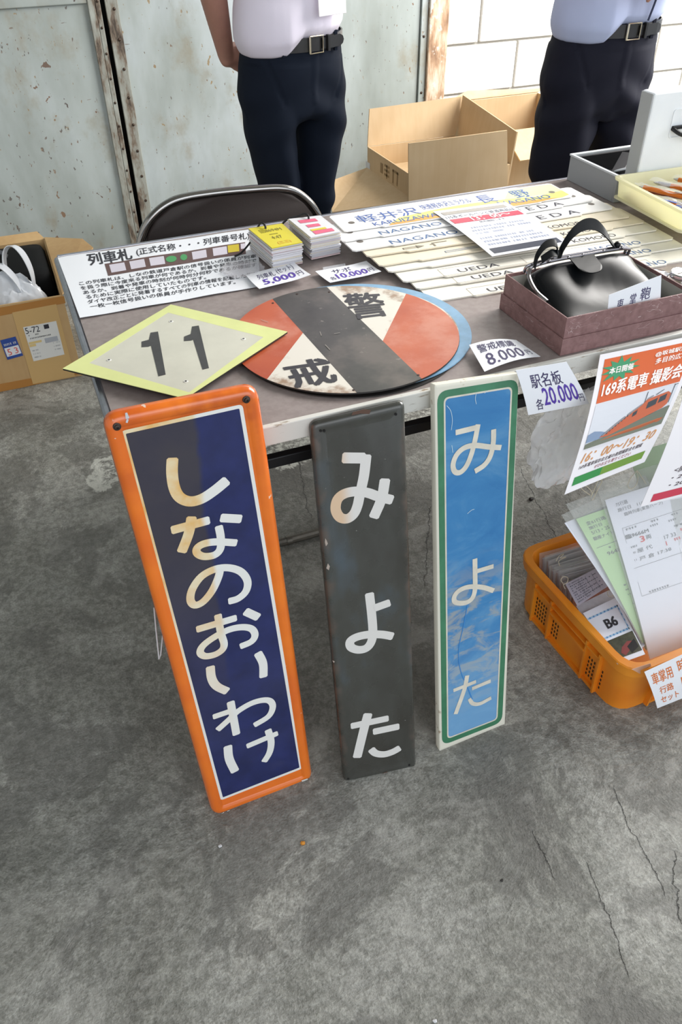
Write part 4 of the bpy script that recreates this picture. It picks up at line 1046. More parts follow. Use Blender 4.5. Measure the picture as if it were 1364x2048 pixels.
# ------------------------------------------------------------------ brown gift box with the conductor's bag
def _gift(t, c):
    n = t.noise(80, 4, .6); s_ = t.noise(9, 2, .5, vec=t.map((1, 1, 3)), dist=2.5); fib = t.math('SUBTRACT', 1.0, t.step(t.math('ABSOLUTE', t.math('SUBTRACT', s_, .5)), 0.0, .007)); g = t.step(t.noise(14, 2), .48, .54)
    b = t.ramp(n, [(.35, lin('7d5d5c')), (.65, lin('916f6e'))]); t.color(t.mix(t.math('MULTIPLY', t.math('MULTIPLY', fib, g), .75), b, lin('ceb9b8'))); t.bump(n, .3, .001)
M_gift = mat('mauve_brown_fibre_paper', '876564', 0.55, fn=_gift)
M_giftin = mat('pale_grey_lining', 'b9b7b0', 0.6)
gx0, gx1, gy0, gy1 = .741, 1.000, .018, .212
gb = empty('gift_box', 'mauve-brown fibre paper box holding a black leather bag', 'box', ((gx0+gx1)/2, (gy0+gy1)/2, .7))
def lb(root, x0, x1, y0, y1, z0, z1, bev=0.0):
    bm = BM(); L_ = root.location; box(bm, x0 - L_.x, x1 - L_.x, y0 - L_.y, y1 - L_.y, z0 - L_.z, z1 - L_.z, bev); return bm
def walls(root, x0, x1, y0, y1, z0, z1, th, bottom=True):
    bm = BM(); L_ = root.location
    for a in ((x0, x1, y0, y0 + th), (x0, x1, y1 - th, y1), (x0, x0 + th, y0 + th, y1 - th), (x1 - th, x1, y0 + th, y1 - th)):
        box(bm, a[0] - L_.x, a[1] - L_.x, a[2] - L_.y, a[3] - L_.y, z0 - L_.z, z1 - L_.z, .0006)
    if bottom: box(bm, x0 + th - L_.x, x1 - th - L_.x, y0 + th - L_.y, y1 - th - L_.y, z0 - L_.z, z0 + th - L_.z)
    return bm
obj('lid_tray', walls(gb, gx0 - .003, gx1 + .003, gy0 - .003, gy1 + .003, .7005, .731, .0025), M_gift, gb)
obj('body', walls(gb, gx0, gx1, gy0, gy1, .7035, .768, .0025), M_gift, gb)
obj('lining', walls(gb, gx0 + .0027, gx1 - .0027, gy0 + .0027, gy1 - .0027, .7062, .762, .0008), M_giftin, gb)
# bag
def _leather(t, c):
    n = t.noise(7, 4, .6); t.bump(t.math('MULTIPLY', t.noise(8, 2, dist=1.0), 2.5), .25, .0020); t.rough(t.ramp(n, [(.3, (.28,) * 3), (.7, (.42,) * 3)]))
M_lea = mat('black_leather', '0a0d11', 0.4, fn=_leather, spec=.30)
bg = empty('conductor_bag', 'shiny black leather conductor bag with metal clasp frame inside the brown box', 'bag', (.865, .11, .707))
def bagrings():
    rings = []; N = 13
    prof = [(.082, 0), (.088, .03), (.085, .062), (.066, .083), (.052, .087), (.035, .080), (-.005, .064), (-.045, .050), (-.080, .036), (-.088, .022), (-.086, .006), (-.06, 0)]
    for k in range(N):
        t = k / (N - 1); x = -.102 + .212 * t; e = 1 - abs(2 * t - 1) ** 6 * .22; sag = math.sin(math.pi * t)
        rr = []
        for (y, z) in prof:
            zz = z * (e if z > .03 else 1) + (.006 * math.sin(9 * t + y * 60) if 0.03 < z < .082 else 0) - (.010 * sag if .04 < z < .07 else 0)
            rr.append(Vector((x + (.010 * (z / .08) if t > .5 else -.004 * z / .08), y * (.97 + .03 * e), max(zz, 0.0))))
        rings.append(rr)
    return rings
bm = BM(); loft(bm, bagrings()); o = obj('body', bm, M_lea, bg, smooth=True, sharp=80)
sm = o.modifiers.new('s', 'SUBSURF'); sm.levels = 2; sm.render_levels = 2
M_nick = mat('scratched_nickel', 'a8a4a8', 0.22, 1.0)
def bl_(p): return Vector(p) - bg.location
F0 = [(-.105, .070, .072), (-.100, .064, .086), (-.06, .060, .0925), (0, .057, .0940), (.06, .058, .0935), (.105, .062, .088), (.112, .068, .074)]
for dy in (-.0045, .0045):
    bm = BM(); tube(bm, catmull([(x, y + dy, z) for x, y, z in F0], 6), .0028, 8); obj('clasp_frame', bm, M_nick, bg, smooth=True)
bm = BM(); tube(bm, catmull([(-.104, .058, .084), (-.112, .045, .074), (-.112, .02, .06), (-.104, -.005, .050)], 6), .0035, 8); obj('side_frame', bm, M_nick, bg, smooth=True)
for x in (-.07, -.03, .0, .045, .085):
    bm = BM(); bmesh.ops.create_uvsphere(bm, u_segments=8, v_segments=6, radius=.003); bmesh.ops.translate(bm, verts=bm.verts, vec=(x, .052, .0955)); obj('rivet', bm, M_nick, bg, smooth=True)
def ribbon(name, pts, wv, th, m, parent, k=8):
    P = catmull([Vector(p) for p in pts], k); bm = BM(); rings = []
    for i, p in enumerate(P):
        t = i / (len(P) - 1); w_ = wv(t)
        d = (P[min(i + 1, len(P) - 1)] - P[max(i - 1, 0)]).normalized(); s_ = w_.normalized(); nn = d.cross(s_).normalized() * th / 2; hw = w_ / 2
        rings.append([p - hw - nn, p + hw - nn, p + hw + nn, p - hw + nn])
    loft(bm, rings); return obj(name, bm, m, parent, smooth=True, sharp=50)
ribbon('handle', [(-.045, .060, .095), (-.038, .062, .112), (-.020, .066, .132), (.005, .070, .142), (.032, .070, .138), (.052, .064, .122), (.066, .060, .104), (.076, .060, .097)], lambda t: Vector((.004 * math.sin(5 * t), .011, .007 + .010 * math.sin(3 * t))), .0022, M_lea, bg)
ribbon('handle_loop', [(-.100, .052, .090), (-.092, .058, .108), (-.072, .066, .120), (-.052, .066, .119), (-.050, .060, .104), (-.064, .058, .106), (-.084, .056, .098)], lambda t: Vector((.002, .010, .009)), .0022, M_lea, bg)
bm = BM(); bmesh.ops.create_uvsphere(bm, u_segments=12, v_segments=8, radius=.0065); bmesh.ops.translate(bm, verts=bm.verts, vec=(.080, .060, .098)); obj('handle_knob', bm, M_lea, bg, smooth=True)
sh = Sheet((-.028, .056, .0925), (.022, .056, .0935), (.020, .006, .077), (-.024, .008, .076), curl=lambda u, v: .003 + .004 * math.sin(u * 3.1) * (1 - v * .5), flip=False)
if sh.n.z < 0: sh.n = -sh.n
tongue = [(0, 0), (1, 0)] + [(0.5 + .5 * math.cos(a), .62 + .38 * math.sin(a)) for a in [math.pi * k / 12 for k in range(13)]]
sh.build('closing_tongue', M_lea, bg, th=.002, outline=tongue)
ik = Ink(lambda u, v, h: (u, v, h))
bm = BM(); tube(bm, catmull([(-.095, -.070, .043), (0, -.068, .043), (.06, -.070, .044), (.098, -.068, .044)], 6), .0008, 5); obj('seam', bm, mat('dark_thread', '26292b', .5), bg)
# card inside the box
price_card('name_card', 'white handwritten card tucked inside the front of the brown box', (0.826,0.028,0.789), (0.932,0.032,0.804), (0.938,0.023,0.751), (0.828,0.023,0.749),
    lambda u, v: .0, [(M_vio, '車', (.16, .34, .29, .74), .004), (M_vio, '掌', (.40, .30, .53, .70), .004), (M_vio, '鞄', (.60, .22, .80, .64), .004)], up=False)

# ------------------------------------------------------------------ pocket watches beside the box
M_dial = mat('ivory_dial', 'eceadf', .3, coat=.6); M_silver = mat('polished_silver', 'c9c8cc', .15, 1.0)
def watch(x, y, z, R_, ang, label, dial):
    r = empty('pocket_watch', label, 'watch', (x, y, z), 'pocket watches beside the brown box', rz=ang)
    bm = BM(); lathe(bm, [(R_ * .7, 0), (R_ * .95, .002), (R_, .006), (R_ * .97, .0095), (R_ * .90, .0115), (R_ * .86, .0110), (R_ * .84, .0098), (0, .0098)], 32); obj('case', bm, M_silver, r, smooth=True)
    bm = BM(); lathe(bm, [(R_ * .835, .0100), (R_ * .4, .0106), (0, .0108)], 32); obj('dial', bm, dial, r, smooth=True)
    bm = BM(); tube(bm, [(R_, 0, .006), (R_ + .006, 0, .006)], .0022, 10); tube(bm, [(R_ + .005, 0, .006), (R_ + .010, 0, .006)], .0036, 12); obj('crown', bm, M_silver, r, smooth=True)
    bm = BM(); tube(bm, [(R_ + .009 + .008 * math.cos(a), .008 * math.sin(a), .006) for a in [2 * math.pi * k / 16 for k in range(16)]], .0012, 6, closed=True); obj('bow_ring', bm, M_silver, r, smooth=True)
    for a, l in ((.6, .6), (2.2, .42)):
        bm = BM(); box(bm, 0, R_ * l, -.0006, .0006, .0109, .0112, M=Matrix.Rotation(a, 4, 'Z')); obj('hand', bm, M_ink, r)
    return r
W = (1.127,0.175,0.722); watch(W[0], W[1], .7095, .026, 2.6, 'silver pocket watch at the picture edge, right of the brown box', M_dial)
W = (1.085,0.203,0.712); watch(W[0] + .006, W[1] + .004, .7005, .024, 1.4, 'pale-faced pocket watch half hidden behind the brown box', M_dial)
W = (1.106,0.15,0.712); watch(W[0] + .012, W[1] - .012, .7005, .022, 0.3, 'pale yellow-faced pocket watch close behind the brown box rim', mat('yellowish_dial', 'e3e2b8', .3, coat=.5))

# ------------------------------------------------------------------ pale yellow tray of bagged pens
M_tray = bpy.data.materials.new('translucent_yellow_plastic'); M_tray.use_nodes = True
b_ = M_tray.node_tree.nodes['Principled BSDF']; b_.inputs['Base Color'].default_value = lin('f0eed0'); b_.inputs['Roughness'].default_value = .35
tn = M_tray.node_tree; tr = tn.nodes.new('ShaderNodeBsdfTranslucent'); tr.inputs['Color'].default_value = lin('f4f2d8'); mx = tn.nodes.new('ShaderNodeMixShader'); mx.inputs[0].default_value = .45
tn.links.new(b_.outputs[0], mx.inputs[1]); tn.links.new(tr.outputs[0], mx.inputs[2]); tn.links.new(mx.outputs[0], tn.nodes['Material Output'].inputs['Surface'])
tx0, tx1, ty0, ty1, tz0, tz1 = 1.222, 1.57, .290, .548, .7375, .784
ty = empty('parts_tray', 'pale yellow translucent plastic tray full of bagged pens', 'tray', ((tx0+tx1)/2, (ty0+ty1)/2, tz0), rz=math.radians(-3))
hx, hy = (tx1 - tx0) / 2, (ty1 - ty0) / 2
def rrect(hx, hy, r, k=5): return [(p.x, p.y) for p in round_quad([(-hx, hy), (hx, hy), (hx, -hy), (-hx, -hy)], r, k)]
def ringz(hx, hy, r, z): return [Vector((x, y, z)) for x, y in rrect(hx, hy, r)]
bm = BM(); H_ = tz1 - tz0
R_ = [ringz(hx - .010, hy - .010, .014, 0.0), ringz(hx - .006, hy - .006, .014, H_ - .004), ringz(hx, hy, .016, H_ - .006), ringz(hx + .001, hy + .001, .016, H_), ringz(hx - .006, hy - .006, .014, H_ + .001), ringz(hx - .008, hy - .008, .014, H_ - .002), ringz(hx - .0125, hy - .0125, .012, .003)]
loft(bm, R_); obj('tub', bm, M_tray, ty, smooth=True, sharp=40)
bm = BM(); loft(bm, [ringz(hx - .004, hy - .004, .014, .0005), ringz(hx - .004, hy - .004, .014, .004), ringz(hx - .012, hy - .012, .010, .005), ringz(hx - .012, hy - .012, .010, .0005)], cap=False); obj('foot_flange', bm, M_tray, ty, smooth=True, sharp=40)
M_penO = mat('orange_pen', 'c9701e', .35, coat=.4); M_penB = mat('brown_pen', '7a3524', .35, coat=.4); M_penS = mat('pen_metal', 'b8b8bc', .25, .9); M_penU = mat('blue_pen_cap', '3b54a8', .4)
pens = [(-.138, -.005, 106, M_penO, .022), (-.118, .0, 112, M_penB, .016), (-.100, .005, 108, M_penO, .031), (-.082, -.0, 116, M_penB, .024), (-.060, .005, 110, M_penO, .036), (-.035, .0, 104, M_penB, .028), (-.005, .005, 112, M_penO, .038), (.03, .0, 98, M_penB, .028), (.065, .0, 94, M_penO, .034)]
for i, (x, y, a, m, z) in enumerate(pens):
    nth = ['leftmost', 'second', 'third', 'fourth', 'fifth', 'sixth', 'seventh', 'eighth', 'ninth'][i]
    r = empty('ballpoint_pen', '%s pen in a clear sleeve, %s from the left in the yellow tray' % ('orange' if m is M_penO else 'brown', nth), 'pen', (0, 0, 0), 'bagged pens in the yellow tray')
    r.matrix_world = ty.matrix_world @ Matrix.Translation((x, y, z)) if False else (Matrix.Translation(ty.location) @ Matrix.Rotation(math.radians(-3), 4, 'Z') @ Matrix.Translation((x, y + .02, z)) @ Matrix.Rotation(math.radians(a), 4, 'Z') @ Matrix.Rotation(math.radians(3), 4, 'Y'))
    bm = BM(); tube(bm, [(-.055, 0, 0), (.030, 0, 0)], .0052, 10); obj('barrel', bm, m, r, smooth=True)
    bm = BM(); tube(bm, [(.030, 0, 0), (.062, 0, 0)], .0050, 10); obj('grip', bm, M_penS if i % 3 == 1 else m, r, smooth=True)
    bm = BM(); tube(bm, [(.062, 0, 0), (.075, 0, 0)], [.0048, .001], 10); obj('tip', bm, M_penS, r, smooth=True)
    bm = BM(); tube(bm, [(-.055, 0, 0), (-.068, 0, 0)], .0032, 8); box(bm, -.055, -.018, -.0022, .0022, .0058, .0072, .0004); obj('clip', bm, M_penS if i % 3 else M_penU, r)
    s_ = Sheet((-.078, .014, .006), (.080, .014, .006), (.080, -.014, .006), (-.078, -.014, .006), curl=lambda u, v, i=i: .003 * math.sin(u * 14 + i) + .002 * math.sin(v * 5 + i * 2), flip=False)
    s_.build('clear_sleeve', M_film, r, th=.0003, nu=14, nv=4)

# ------------------------------------------------------------------ grey instrument case standing open
M_case = mat('light_grey_shell', 'e2e7ec', .4, var=.02); M_cased = mat('mid_grey_shell', 'a9adb0', .45)
cs = empty('instrument_case', 'open light grey hard case with black handle at the rear right of the table', 'case', (1.46, .68, .7))
def co(name, bm, m, **k): return obj(name, bm, m, cs, **k)
bm = walls(cs, 1.285, 1.66, .606, .800, .7006, .763, .008); co('base_shell', bm, M_cased)
bm = walls(cs, 1.2932, 1.6518, .6142, .7918, .709, .758, .006); co('black_lining', bm, M_black)
bm = walls(cs, 1.283, 1.662, .604, .802, .7595, .764, .004, bottom=False); co('bright_rim', bm, M_case)
bm = BM(); box(bm, 1.300 - 1.46, 1.66 - 1.46, .560 - .68, .602 - .68, .7615 - .7, .948 - .7, .004); co('lid_shell', bm, M_case)
bm = BM(); box(bm, 1.2975 - 1.46, 1.3005 - 1.46, .562 - .68, .601 - .68, .764 - .7, .946 - .7, .0012); co('lid_edge', bm, M_cased)
HX, HZ = 1.418, .876
bm = BM(); I = round_quad([(-.052, .032), (.052, .032), (.052, -.026), (-.052, -.026)], .008, 5); O = round_quad([(-.054, .034), (.054, .034), (.054, -.028), (-.054, -.028)], .010, 5)
loft(bm, [[Vector((HX - 1.46 + p.x, -.1202, HZ - .7 + p.y)) for p in O], [Vector((HX - 1.46 + p.x, -.1216, HZ - .7 + p.y)) for p in O], [Vector((HX - 1.46 + p.x, -.1216, HZ - .7 + p.y)) for p in I], [Vector((HX - 1.46 + p.x, -.1202, HZ - .7 + p.y)) for p in I]], cap=False)
co('handle_recess', bm, M_case)
bm = BM(); tube(bm, catmull([(HX - 1.46 - .048, -.121, HZ - .7 - .006), (HX - 1.46 - .040, -.138, HZ - .7 - .014), (HX - 1.46 - .022, -.146, HZ - .7 - .018), (HX - 1.46 + .022, -.146, HZ - .7 - .018), (HX - 1.46 + .040, -.138, HZ - .7 - .014), (HX - 1.46 + .048, -.121, HZ - .7 - .006)], 5), .0048, 10)
box(bm, HX - 1.46 - .05, HX - 1.46 + .05, -.128, -.1205, HZ - .7 - .008, HZ - .7 - .001, .001); co('handle', bm, M_black, smooth=True)
# what shows inside: strap and a dark round gauge with white ring
bm = BM(); M_ = Matrix.Translation((1.365 - 1.46, .700 - .68, .752 - .7)) @ Matrix.Rotation(math.radians(38), 4, 'Z') @ Matrix.Rotation(math.radians(-18), 4, 'Y')
box(bm, -.055, .055, -.014, .014, -.002, .002, .001, M=M_); co('strap', bm, M_black)
bm = BM(); Mg = Matrix.Translation((1.345 - 1.46, .648 - .68, .755 - .7)) @ Matrix.Rotation(math.radians(-25), 4, 'X')
lathe(bm, [(.030, -.02), (.030, .002), (.024, .004), (0, .004)], 28, Mg); co('round_gauge', bm, M_black, smooth=True)
bm = BM(); tube(bm, [Mg @ Vector((.029 * math.cos(a), .029 * math.sin(a), .005)) for a in [2 * math.pi * k / 32 for k in range(32)]], .0028, 8, closed=True); co('gauge_ring', bm, M_case, smooth=True)

# ------------------------------------------------------------------ posters taped to the table front
M_post1 = mat('poster_paper', 'e9e6ea', 0.35, coat=.2)
sh = Sheet((0.797,-0.014,0.705), (1.006, -.014, .700), (0.846,-0.125,0.542), (0.668,-0.15,0.543), curl=lambda u, v: .012 * math.sin(v * 3.1) - .004 * v + .010 * (u - .3) ** 2)
if sh.n.y > 0: sh.n = -sh.n
rt = sheet_root('event_poster', 'orange-headed poster with a train photo hanging from the table front', 'poster', sh)
sh.build('sheet', M_post1, rt, nu=12, nv=16)
ik = sh.ink(); ik.rect(.055, .045, .95, .375, 10, 6); ik.done('orange_header', mat('poster_orange', 'd0602f', .35), rt)
ik = sh.ink(); ik.h = .0009
star = []
rr = [.16, .085, .15, .08, .17, .09, .14, .085, .17, .09, .15, .08, .16, .09, .15, .085, .17, .08, .15, .09, .16, .085]
for i, q in enumerate(rr):
    a = 2 * math.pi * i / len(rr) + .1; star.append((.235 + q * 1.42 * math.cos(a) * .92, .145 + q * .62 * math.sin(a)))
for i in range(len(star)): ik.poly([(.235, .145), star[i], star[(i + 1) % len(star)]])
ik.done('starburst', mat('poster_green', '3f9168', .35), rt)
ik = sh.ink(); ik.h = .0013
ik.text('本日開催', .125, .122, .37, .172, bold=.03); ik.text('@坂城駅前', .58, .075, .90, .118, bold=.02); ik.text('多目的広場', .60, .130, .93, .176, bold=.02)
ik.text('169系電車 撮影会', .09, .225, .93, .335, bold=.03)
ik.done('printed_text', mat('poster_white_ink', 'f3eeea', .4), rt)
ik = sh.ink(); ik.rect(.055, .385, .95, .70, 10, 6); ik.done('photo_sky', mat('photo_sky', 'd3d6de', .35), rt)
ik = sh.ink(); ik.h = .0009; ik.poly([(.055, .655), (.055, .60), (.12, .585), (.20, .60), (.27, .62), (.30, .655)]); ik.done('photo_hill', mat('photo_hill', '7f93b0', .35), rt)
ik = sh.ink(); ik.h = .0009; ik.poly([(.055, .665), (.30, .645), (.62, .60), (.93, .555), (.95, .56), (.95, .70), (.055, .70)]); ik.done('photo_ground', mat('photo_ground', '6f7465', .35), rt)
ik = sh.ink(); ik.h = .0011; ik.poly([(.12, .70), (.20, .672), (.38, .655), (.60, .640), (.80, .635), (.93, .645), (.90, .665), (.72, .69), (.5, .70)]); ik.done('photo_red_earth', mat('photo_red_earth', 'b0603a', .35), rt)
ik = sh.ink(); ik.h = .0012; ik.poly([(.22, .695), (.42, .67), (.62, .662), (.75, .665), (.6, .685), (.4, .70)]); ik.done('photo_grass', mat('photo_grass', '96a37c', .35), rt)
ik = sh.ink(); ik.h = .0013; ik.poly([(.20, .645), (.36, .58), (.60, .485), (.64, .452), (.86, .432), (.90, .455), (.90, .535), (.86, .56), (.60, .605), (.30, .652)]); ik.done('photo_train_body', mat('photo_train', 'c1603c', .35), rt)
ik = sh.ink(); ik.h = .0016; ik.poly([(.22, .635), (.34, .578), (.44, .536), (.44, .55), (.35, .59), (.24, .64)]); ik.poly([(.46, .528), (.60, .475), (.60, .485), (.47, .54)]); ik.poly([(.64, .455), (.70, .44), (.70, .430), (.64, .445)]); ik.done('photo_train_roof', mat('photo_grey', '8b8a8e', .35), rt)
ik = sh.ink(); ik.h = .0016
for q in ([(.66, .478), (.76, .462), (.76, .512), (.66, .528)], [(.78, .460), (.855, .448), (.855, .495), (.78, .508)], [(.52, .530), (.565, .515), (.565, .575), (.52, .588)]): ik.poly(q)
for k in range(9):
    u = .27 + k * .027; v = .622 - k * .0125; ik.poly([(u, v), (u + .014, v - .006), (u + .014, v + .010), (u, v + .014)])
ik.rect(.615, .39, .622, .47); ik.rect(.905, .385, .912, .53); ik.poly([(.912, .39), (.945, .385), (.945, .389), (.912, .394)]); ik.poly([(.72, .432), (.80, .405), (.803, .409), (.73, .436)])
ik.done('photo_train_windows', mat('photo_dark', '3a4046', .3), rt)
ik = sh.ink(); ik.text('16：00～19：30', .07, .735, .93, .80, bold=.03, shear=.3); ik.done('time_line', mat('poster_amber', 'cf9460', .4), rt)
ik = sh.ink(); ik.text('169系電車保存会主催の夜間撮影会を開催', .075, .815, .83, .845, bold=.012, shear=.2); ik.done('small_line', mat('poster_dark_ink', '4d3f45', .4), rt)
ik = sh.ink(); ik.text('ぜひお立ち寄りください', .28, .855, .72, .882, bold=.012, shear=.2); ik.done('small_line', mat('poster_mauve_ink', 'a05a68', .4), rt)
ik = sh.ink(); ik.rect(.06, .895, .40, .955, 4, 2); ik.done('green_band', mat('poster_band_green', '2f8a45', .35), rt)
ik = sh.ink(); ik.rect(.40, .895, .92, .955, 5, 2); ik.done('green_band', mat('poster_band_olive', '6f9436', .35), rt)

sh = Sheet((1.002, -.020, .700), (1.212, -.020, .700), (1.150, -.170, .470), (0.822,-0.175,0.487), curl=lambda u, v: .014 * math.sin(v * 3.1) - .010 * (1 - u) ** 2 * v)
if sh.n.y > 0: sh.n = -sh.n
rt = sheet_root('event_poster', 'white poster with an orange pen picture and a red band at the right edge', 'poster', sh)
sh.build('sheet', M_post1, rt, nu=12, nv=16)
ik = sh.ink(); ik.text('<開催日>', .14, .80, .36, .835, bold=.012, shear=.2); ik.text('・2019年6月29日(土)', .14, .850, .72, .882, bold=.01, shear=.2); ik.text('・2019年8月10日(土)', .14, .893, .72, .925, bold=.01, shear=.2); ik.done('printed_text', mat('poster_dark_ink', '4d3f45', .4), rt)
ik = sh.ink(); ik.rect(.055, .94, .95, .985, 6, 1); ik.done('red_band', mat('poster_crimson', 'c3304a', .35), rt)
ik = sh.ink(); ik.h = .001; ik.poly([(.13, .56), (.18, .56), (.30, .36), (.25, .35)]); ik.done('pen_picture', mat('poster_pen_orange', 'cf7a28', .35), rt)
ik = sh.ink(); ik.h = .001; ik.poly([(.25, .35), (.30, .36), (.34, .30), (.29, .29)]); ik.poly([(.13, .56), (.18, .56), (.145, .60)]); ik.done('pen_picture', mat('poster_pen_white', 'd5d0d8', .35), rt)
ik = sh.ink(); ik.h = .001; ik.poly([(.29, .29), (.34, .30), (.36, .27), (.31, .26)]); ik.done('pen_picture', mat('poster_pen_brown', '7a4030', .35), rt)
# clear plastic bag hanging under the edge
o = crumple('plastic_bag', (0.78,0.006,0.521), (.060, .022, .085), M_film2, 5, .55, 5, freq=1.5, fine=.9, sharp=40); tag(o, 'clear crumpled plastic bag hanging under the table beside the 20,000 yen card', 'plastic bag')

# ------------------------------------------------------------------ orange crate
def _crate(t, c):
    n = t.noise(6, 3); t.color(t.ramp(n, [(.35, lin('e2801a')), (.65, lin('f09a2a'))])); t.bump(t.noise(90, 3), .08, .001)
M_crate = mat('orange_plastic', 'ea8e22', 0.38, fn=_crate, sss=0.0)
CXc, CYc, CH = 1.055, -.070, .150
cr = empty('plastic_crate', 'orange plastic crate of timetable pouches standing on the floor', 'crate', (CXc, CYc, 0), rz=math.radians(2.0))
ox, oy = .255, .196
bm = BM()
loft(bm, [ringz(ox - .016, oy - .018, .050, 0.0), ringz(ox - .011, oy - .011, .052, .118), ringz(ox - .010, oy - .010, .052, .122), ringz(ox - .002, oy - .002, .055, .124), ringz(ox, oy, .055, CH - .002), ringz(ox - .002, oy - .002, .055, CH), ringz(ox - .016, oy - .016, .048, CH), ringz(ox - .018, oy - .018, .046, CH - .003), ringz(ox - .024, oy - .024, .042, .006)])
obj('tub', bm, M_crate, cr, smooth=True, sharp=35)
def rib(y0, y1, z0, z1, out, side='L', th=.0):
    """raised bar following the slope of the side"""
    bm = BM()
    def sx(z): return (ox - .016 + .005 * z / .118)
    if side == 'L':
        P = [(-sx(z0) + .001, y0, z0), (-sx(z0) + .001, y1, z0), (-sx(z0) - out, y1, z0), (-sx(z0) - out, y0, z0)]
        Q = [(-sx(z1) + .001, y0, z1), (-sx(z1) + .001, y1, z1), (-sx(z1) - out, y1, z1), (-sx(z1) - out, y0, z1)]
    else:
        def sy(z): return (oy - .018 + .007 * z / .118)
        P = [(y0, -sy(z0) + .001, z0), (y1, -sy(z0) + .001, z0), (y1, -sy(z0) - out, z0), (y0, -sy(z0) - out, z0)]
        Q = [(y0, -sy(z1) + .001, z1), (y1, -sy(z1) + .001, z1), (y1, -sy(z1) - out, z1), (y0, -sy(z1) - out, z1)]
    loft(bm, [[Vector(p) for p in P], [Vector(p) for p in Q]]); return obj('rib', bm, M_crate, cr)
for y in (.112, .052, -.070, -.112): rib(y - .0022, y + .0022, .0, .120, .010)
rib(-.068, .050, .086, .092, .012); rib(-.068, .050, .0, .006, .008); rib(-.114, .114, .106, .110, .010); rib(-.114, .114, .0, .008, .006)
for x in (-.165, -.10, .0, .11): rib(x - .0022, x + .0022, 0, .120, .010, 'F')
rib(-.168, .168, .0, .008, .006, 'F'); rib(-.168, .168, .100, .104, .008, 'F')
M_slot = mat('slot_shadow', '2a170a', .8)
bm = BM()
def slot(y, z):
    x = -(ox - .016 + .005 * z / .118); box(bm, x - .0004, x + .002, y - .0018, y + .0018, z - .0035, z + .0035)
for j in range(5):
    for y0, n in ((.108, 5), (.045, 3), (-.078, 6)):
        for k in range(n):
            if y0 == -.078 or True: slot(y0 - k * .0085, .022 + j * .0125)
o = obj('vent_slots', bm, M_slot, cr); o['kind'] = 'stuff'
# pouches inside
M_poly = mat('pouch_film', 'e4e8e4', 0.1, alpha=0.16, coat=.5); M_pg = mat('green_sheet', 'b9dba4', .45); M_pw = mat('pouch_white_sheet', 'e9eaf6', .45)
M_mark = mat('grey_print', '6b6d78', .5); M_redp = mat('red_print', 'd8434f', .5)
def pouch(name, label, paper_q, film_q, pm, curl=None, group='timetable pouches in the orange crate', nv=10):
    s_ = Sheet(*paper_q, curl=curl); 
    if s_.n.y > 0: s_.n = -s_.n
    r = sheet_root(name, label, 'document pouch', s_, group); s_.build('sheet', pm, r, nu=4, nv=nv, th=.001)
    c = r.location
    f_ = Sheet(*[Vector(p) - c for p in film_q], curl=(lambda u, v: .0012 + (curl(u, v) if curl else 0)))
    f_.n = s_.n; f_.build('film', M_poly, r, th=.0003, nu=4, nv=nv)
    return s_, r
off = Vector((.232, 0, .0)); TLp, BLp = [(0.8838,-0.0193,0.3676),(0.909,-0.2222,0.097)]
TLf, BLf = [(0.8696,0.0035,0.3981),(0.9069,-0.2244,0.0942)]
cf = lambda u, v: .004 * math.sin(v * 3.1)
s_, r = pouch('document_pouch', 'large clear pouch with a white timetable sheet at the front of the orange crate', [TLp, Vector(TLp) + Vector((.20, 0, .006)), Vector(BLp) + Vector((.21, 0, .0)), BLp], [TLf, Vector(TLf) + Vector((.23, 0, .006)), Vector(BLf) + Vector((.235, 0, 0)), BLf], M_pw, cf)
ik = s_.ink(); ik.text('75行路', .10, .035, .24, .060); ik.text('施行日　11/7', .10, .07, .42, .093); ik.text('臨時列車(東急ハーフ)', .16, .105, .62, .130); ik.text('臨9666M', .10, .235, .37, .262, bold=.02); ik.text('両', .32, .275, .38, .300, bold=.01)
ik.text('屋 代', .18, .335, .36, .360); ik.text('戸 倉 17:38', .18, .385, .56, .410); ik.text('17 33', .52, .31, .66, .333)
for j, (a, b, v) in enumerate([(.12, .26, .20), (.42, .56, .20), (.64, .76, .20), (.40, .50, .225), (.62, .72, .23), (.12, .20, .31), (.12, .16, .345), (.12, .16, .39), (.66, .92, .27)]): ik.greek(a, v, b, v + .012, 4)
for v in (.19, .44, .615): ik.rect(.09, v, .90, v + .0018)
ik.rect(.09, .19, .093, .615); ik.rect(.898, .19, .901, .615)
ik.greek(.18, .60, .42, .612, 8); ik.done('printed_text', M_mark, r)
ik = s_.ink(); ik.text('3', .25, .270, .30, .305, bold=.03); ik.rect(.52, .345, .53, .372); ik.greek(.62, .345, .70, .362, 3); ik.greek(.72, .30, .78, .315, 2); ik.greek(.56, .66, .62, .68, 2); ik.greek(.76, .645, .84, .675, 2); ik.done('red_marks', M_redp, r)
s_, r = pouch('document_pouch', 'green timetable sheet in a clear pouch, behind the front white sheet of the crate', [(0.8146,-0.0272,0.347),(0.9817,-0.023,0.3527),(1.0808,-0.1992,0.1178),(0.9085,-0.2065,0.1079)], [(0.7988,-0.0066,0.3746),(0.9914,0.0006,0.3842),(1.0869,-0.2003,0.1163),(0.9057,-0.2073,0.1069)], M_pg, cf)
ik = s_.ink(); ik.text('変61行路', .09, .04, .36, .066, bold=.012); ik.text('施行日', .09, .075, .27, .098, bold=.01); ik.text('5/13・25', .09, .110, .34, .133, bold=.01); ik.text('銀座ナイトクルーズ', .07, .150, .60, .176, bold=.012); ik.text('9648M', .14, .275, .40, .30, bold=.01)
ik.rect(.05, .225, .9, .228); ik.greek(.14, .245, .24, .258, 2)
for k in range(11): ik.greek(.12, .52 + k * .035, .17 + .1 * (k % 3 == 0), .53 + k * .035, 2)
ik.done('printed_text', M_mark, r)
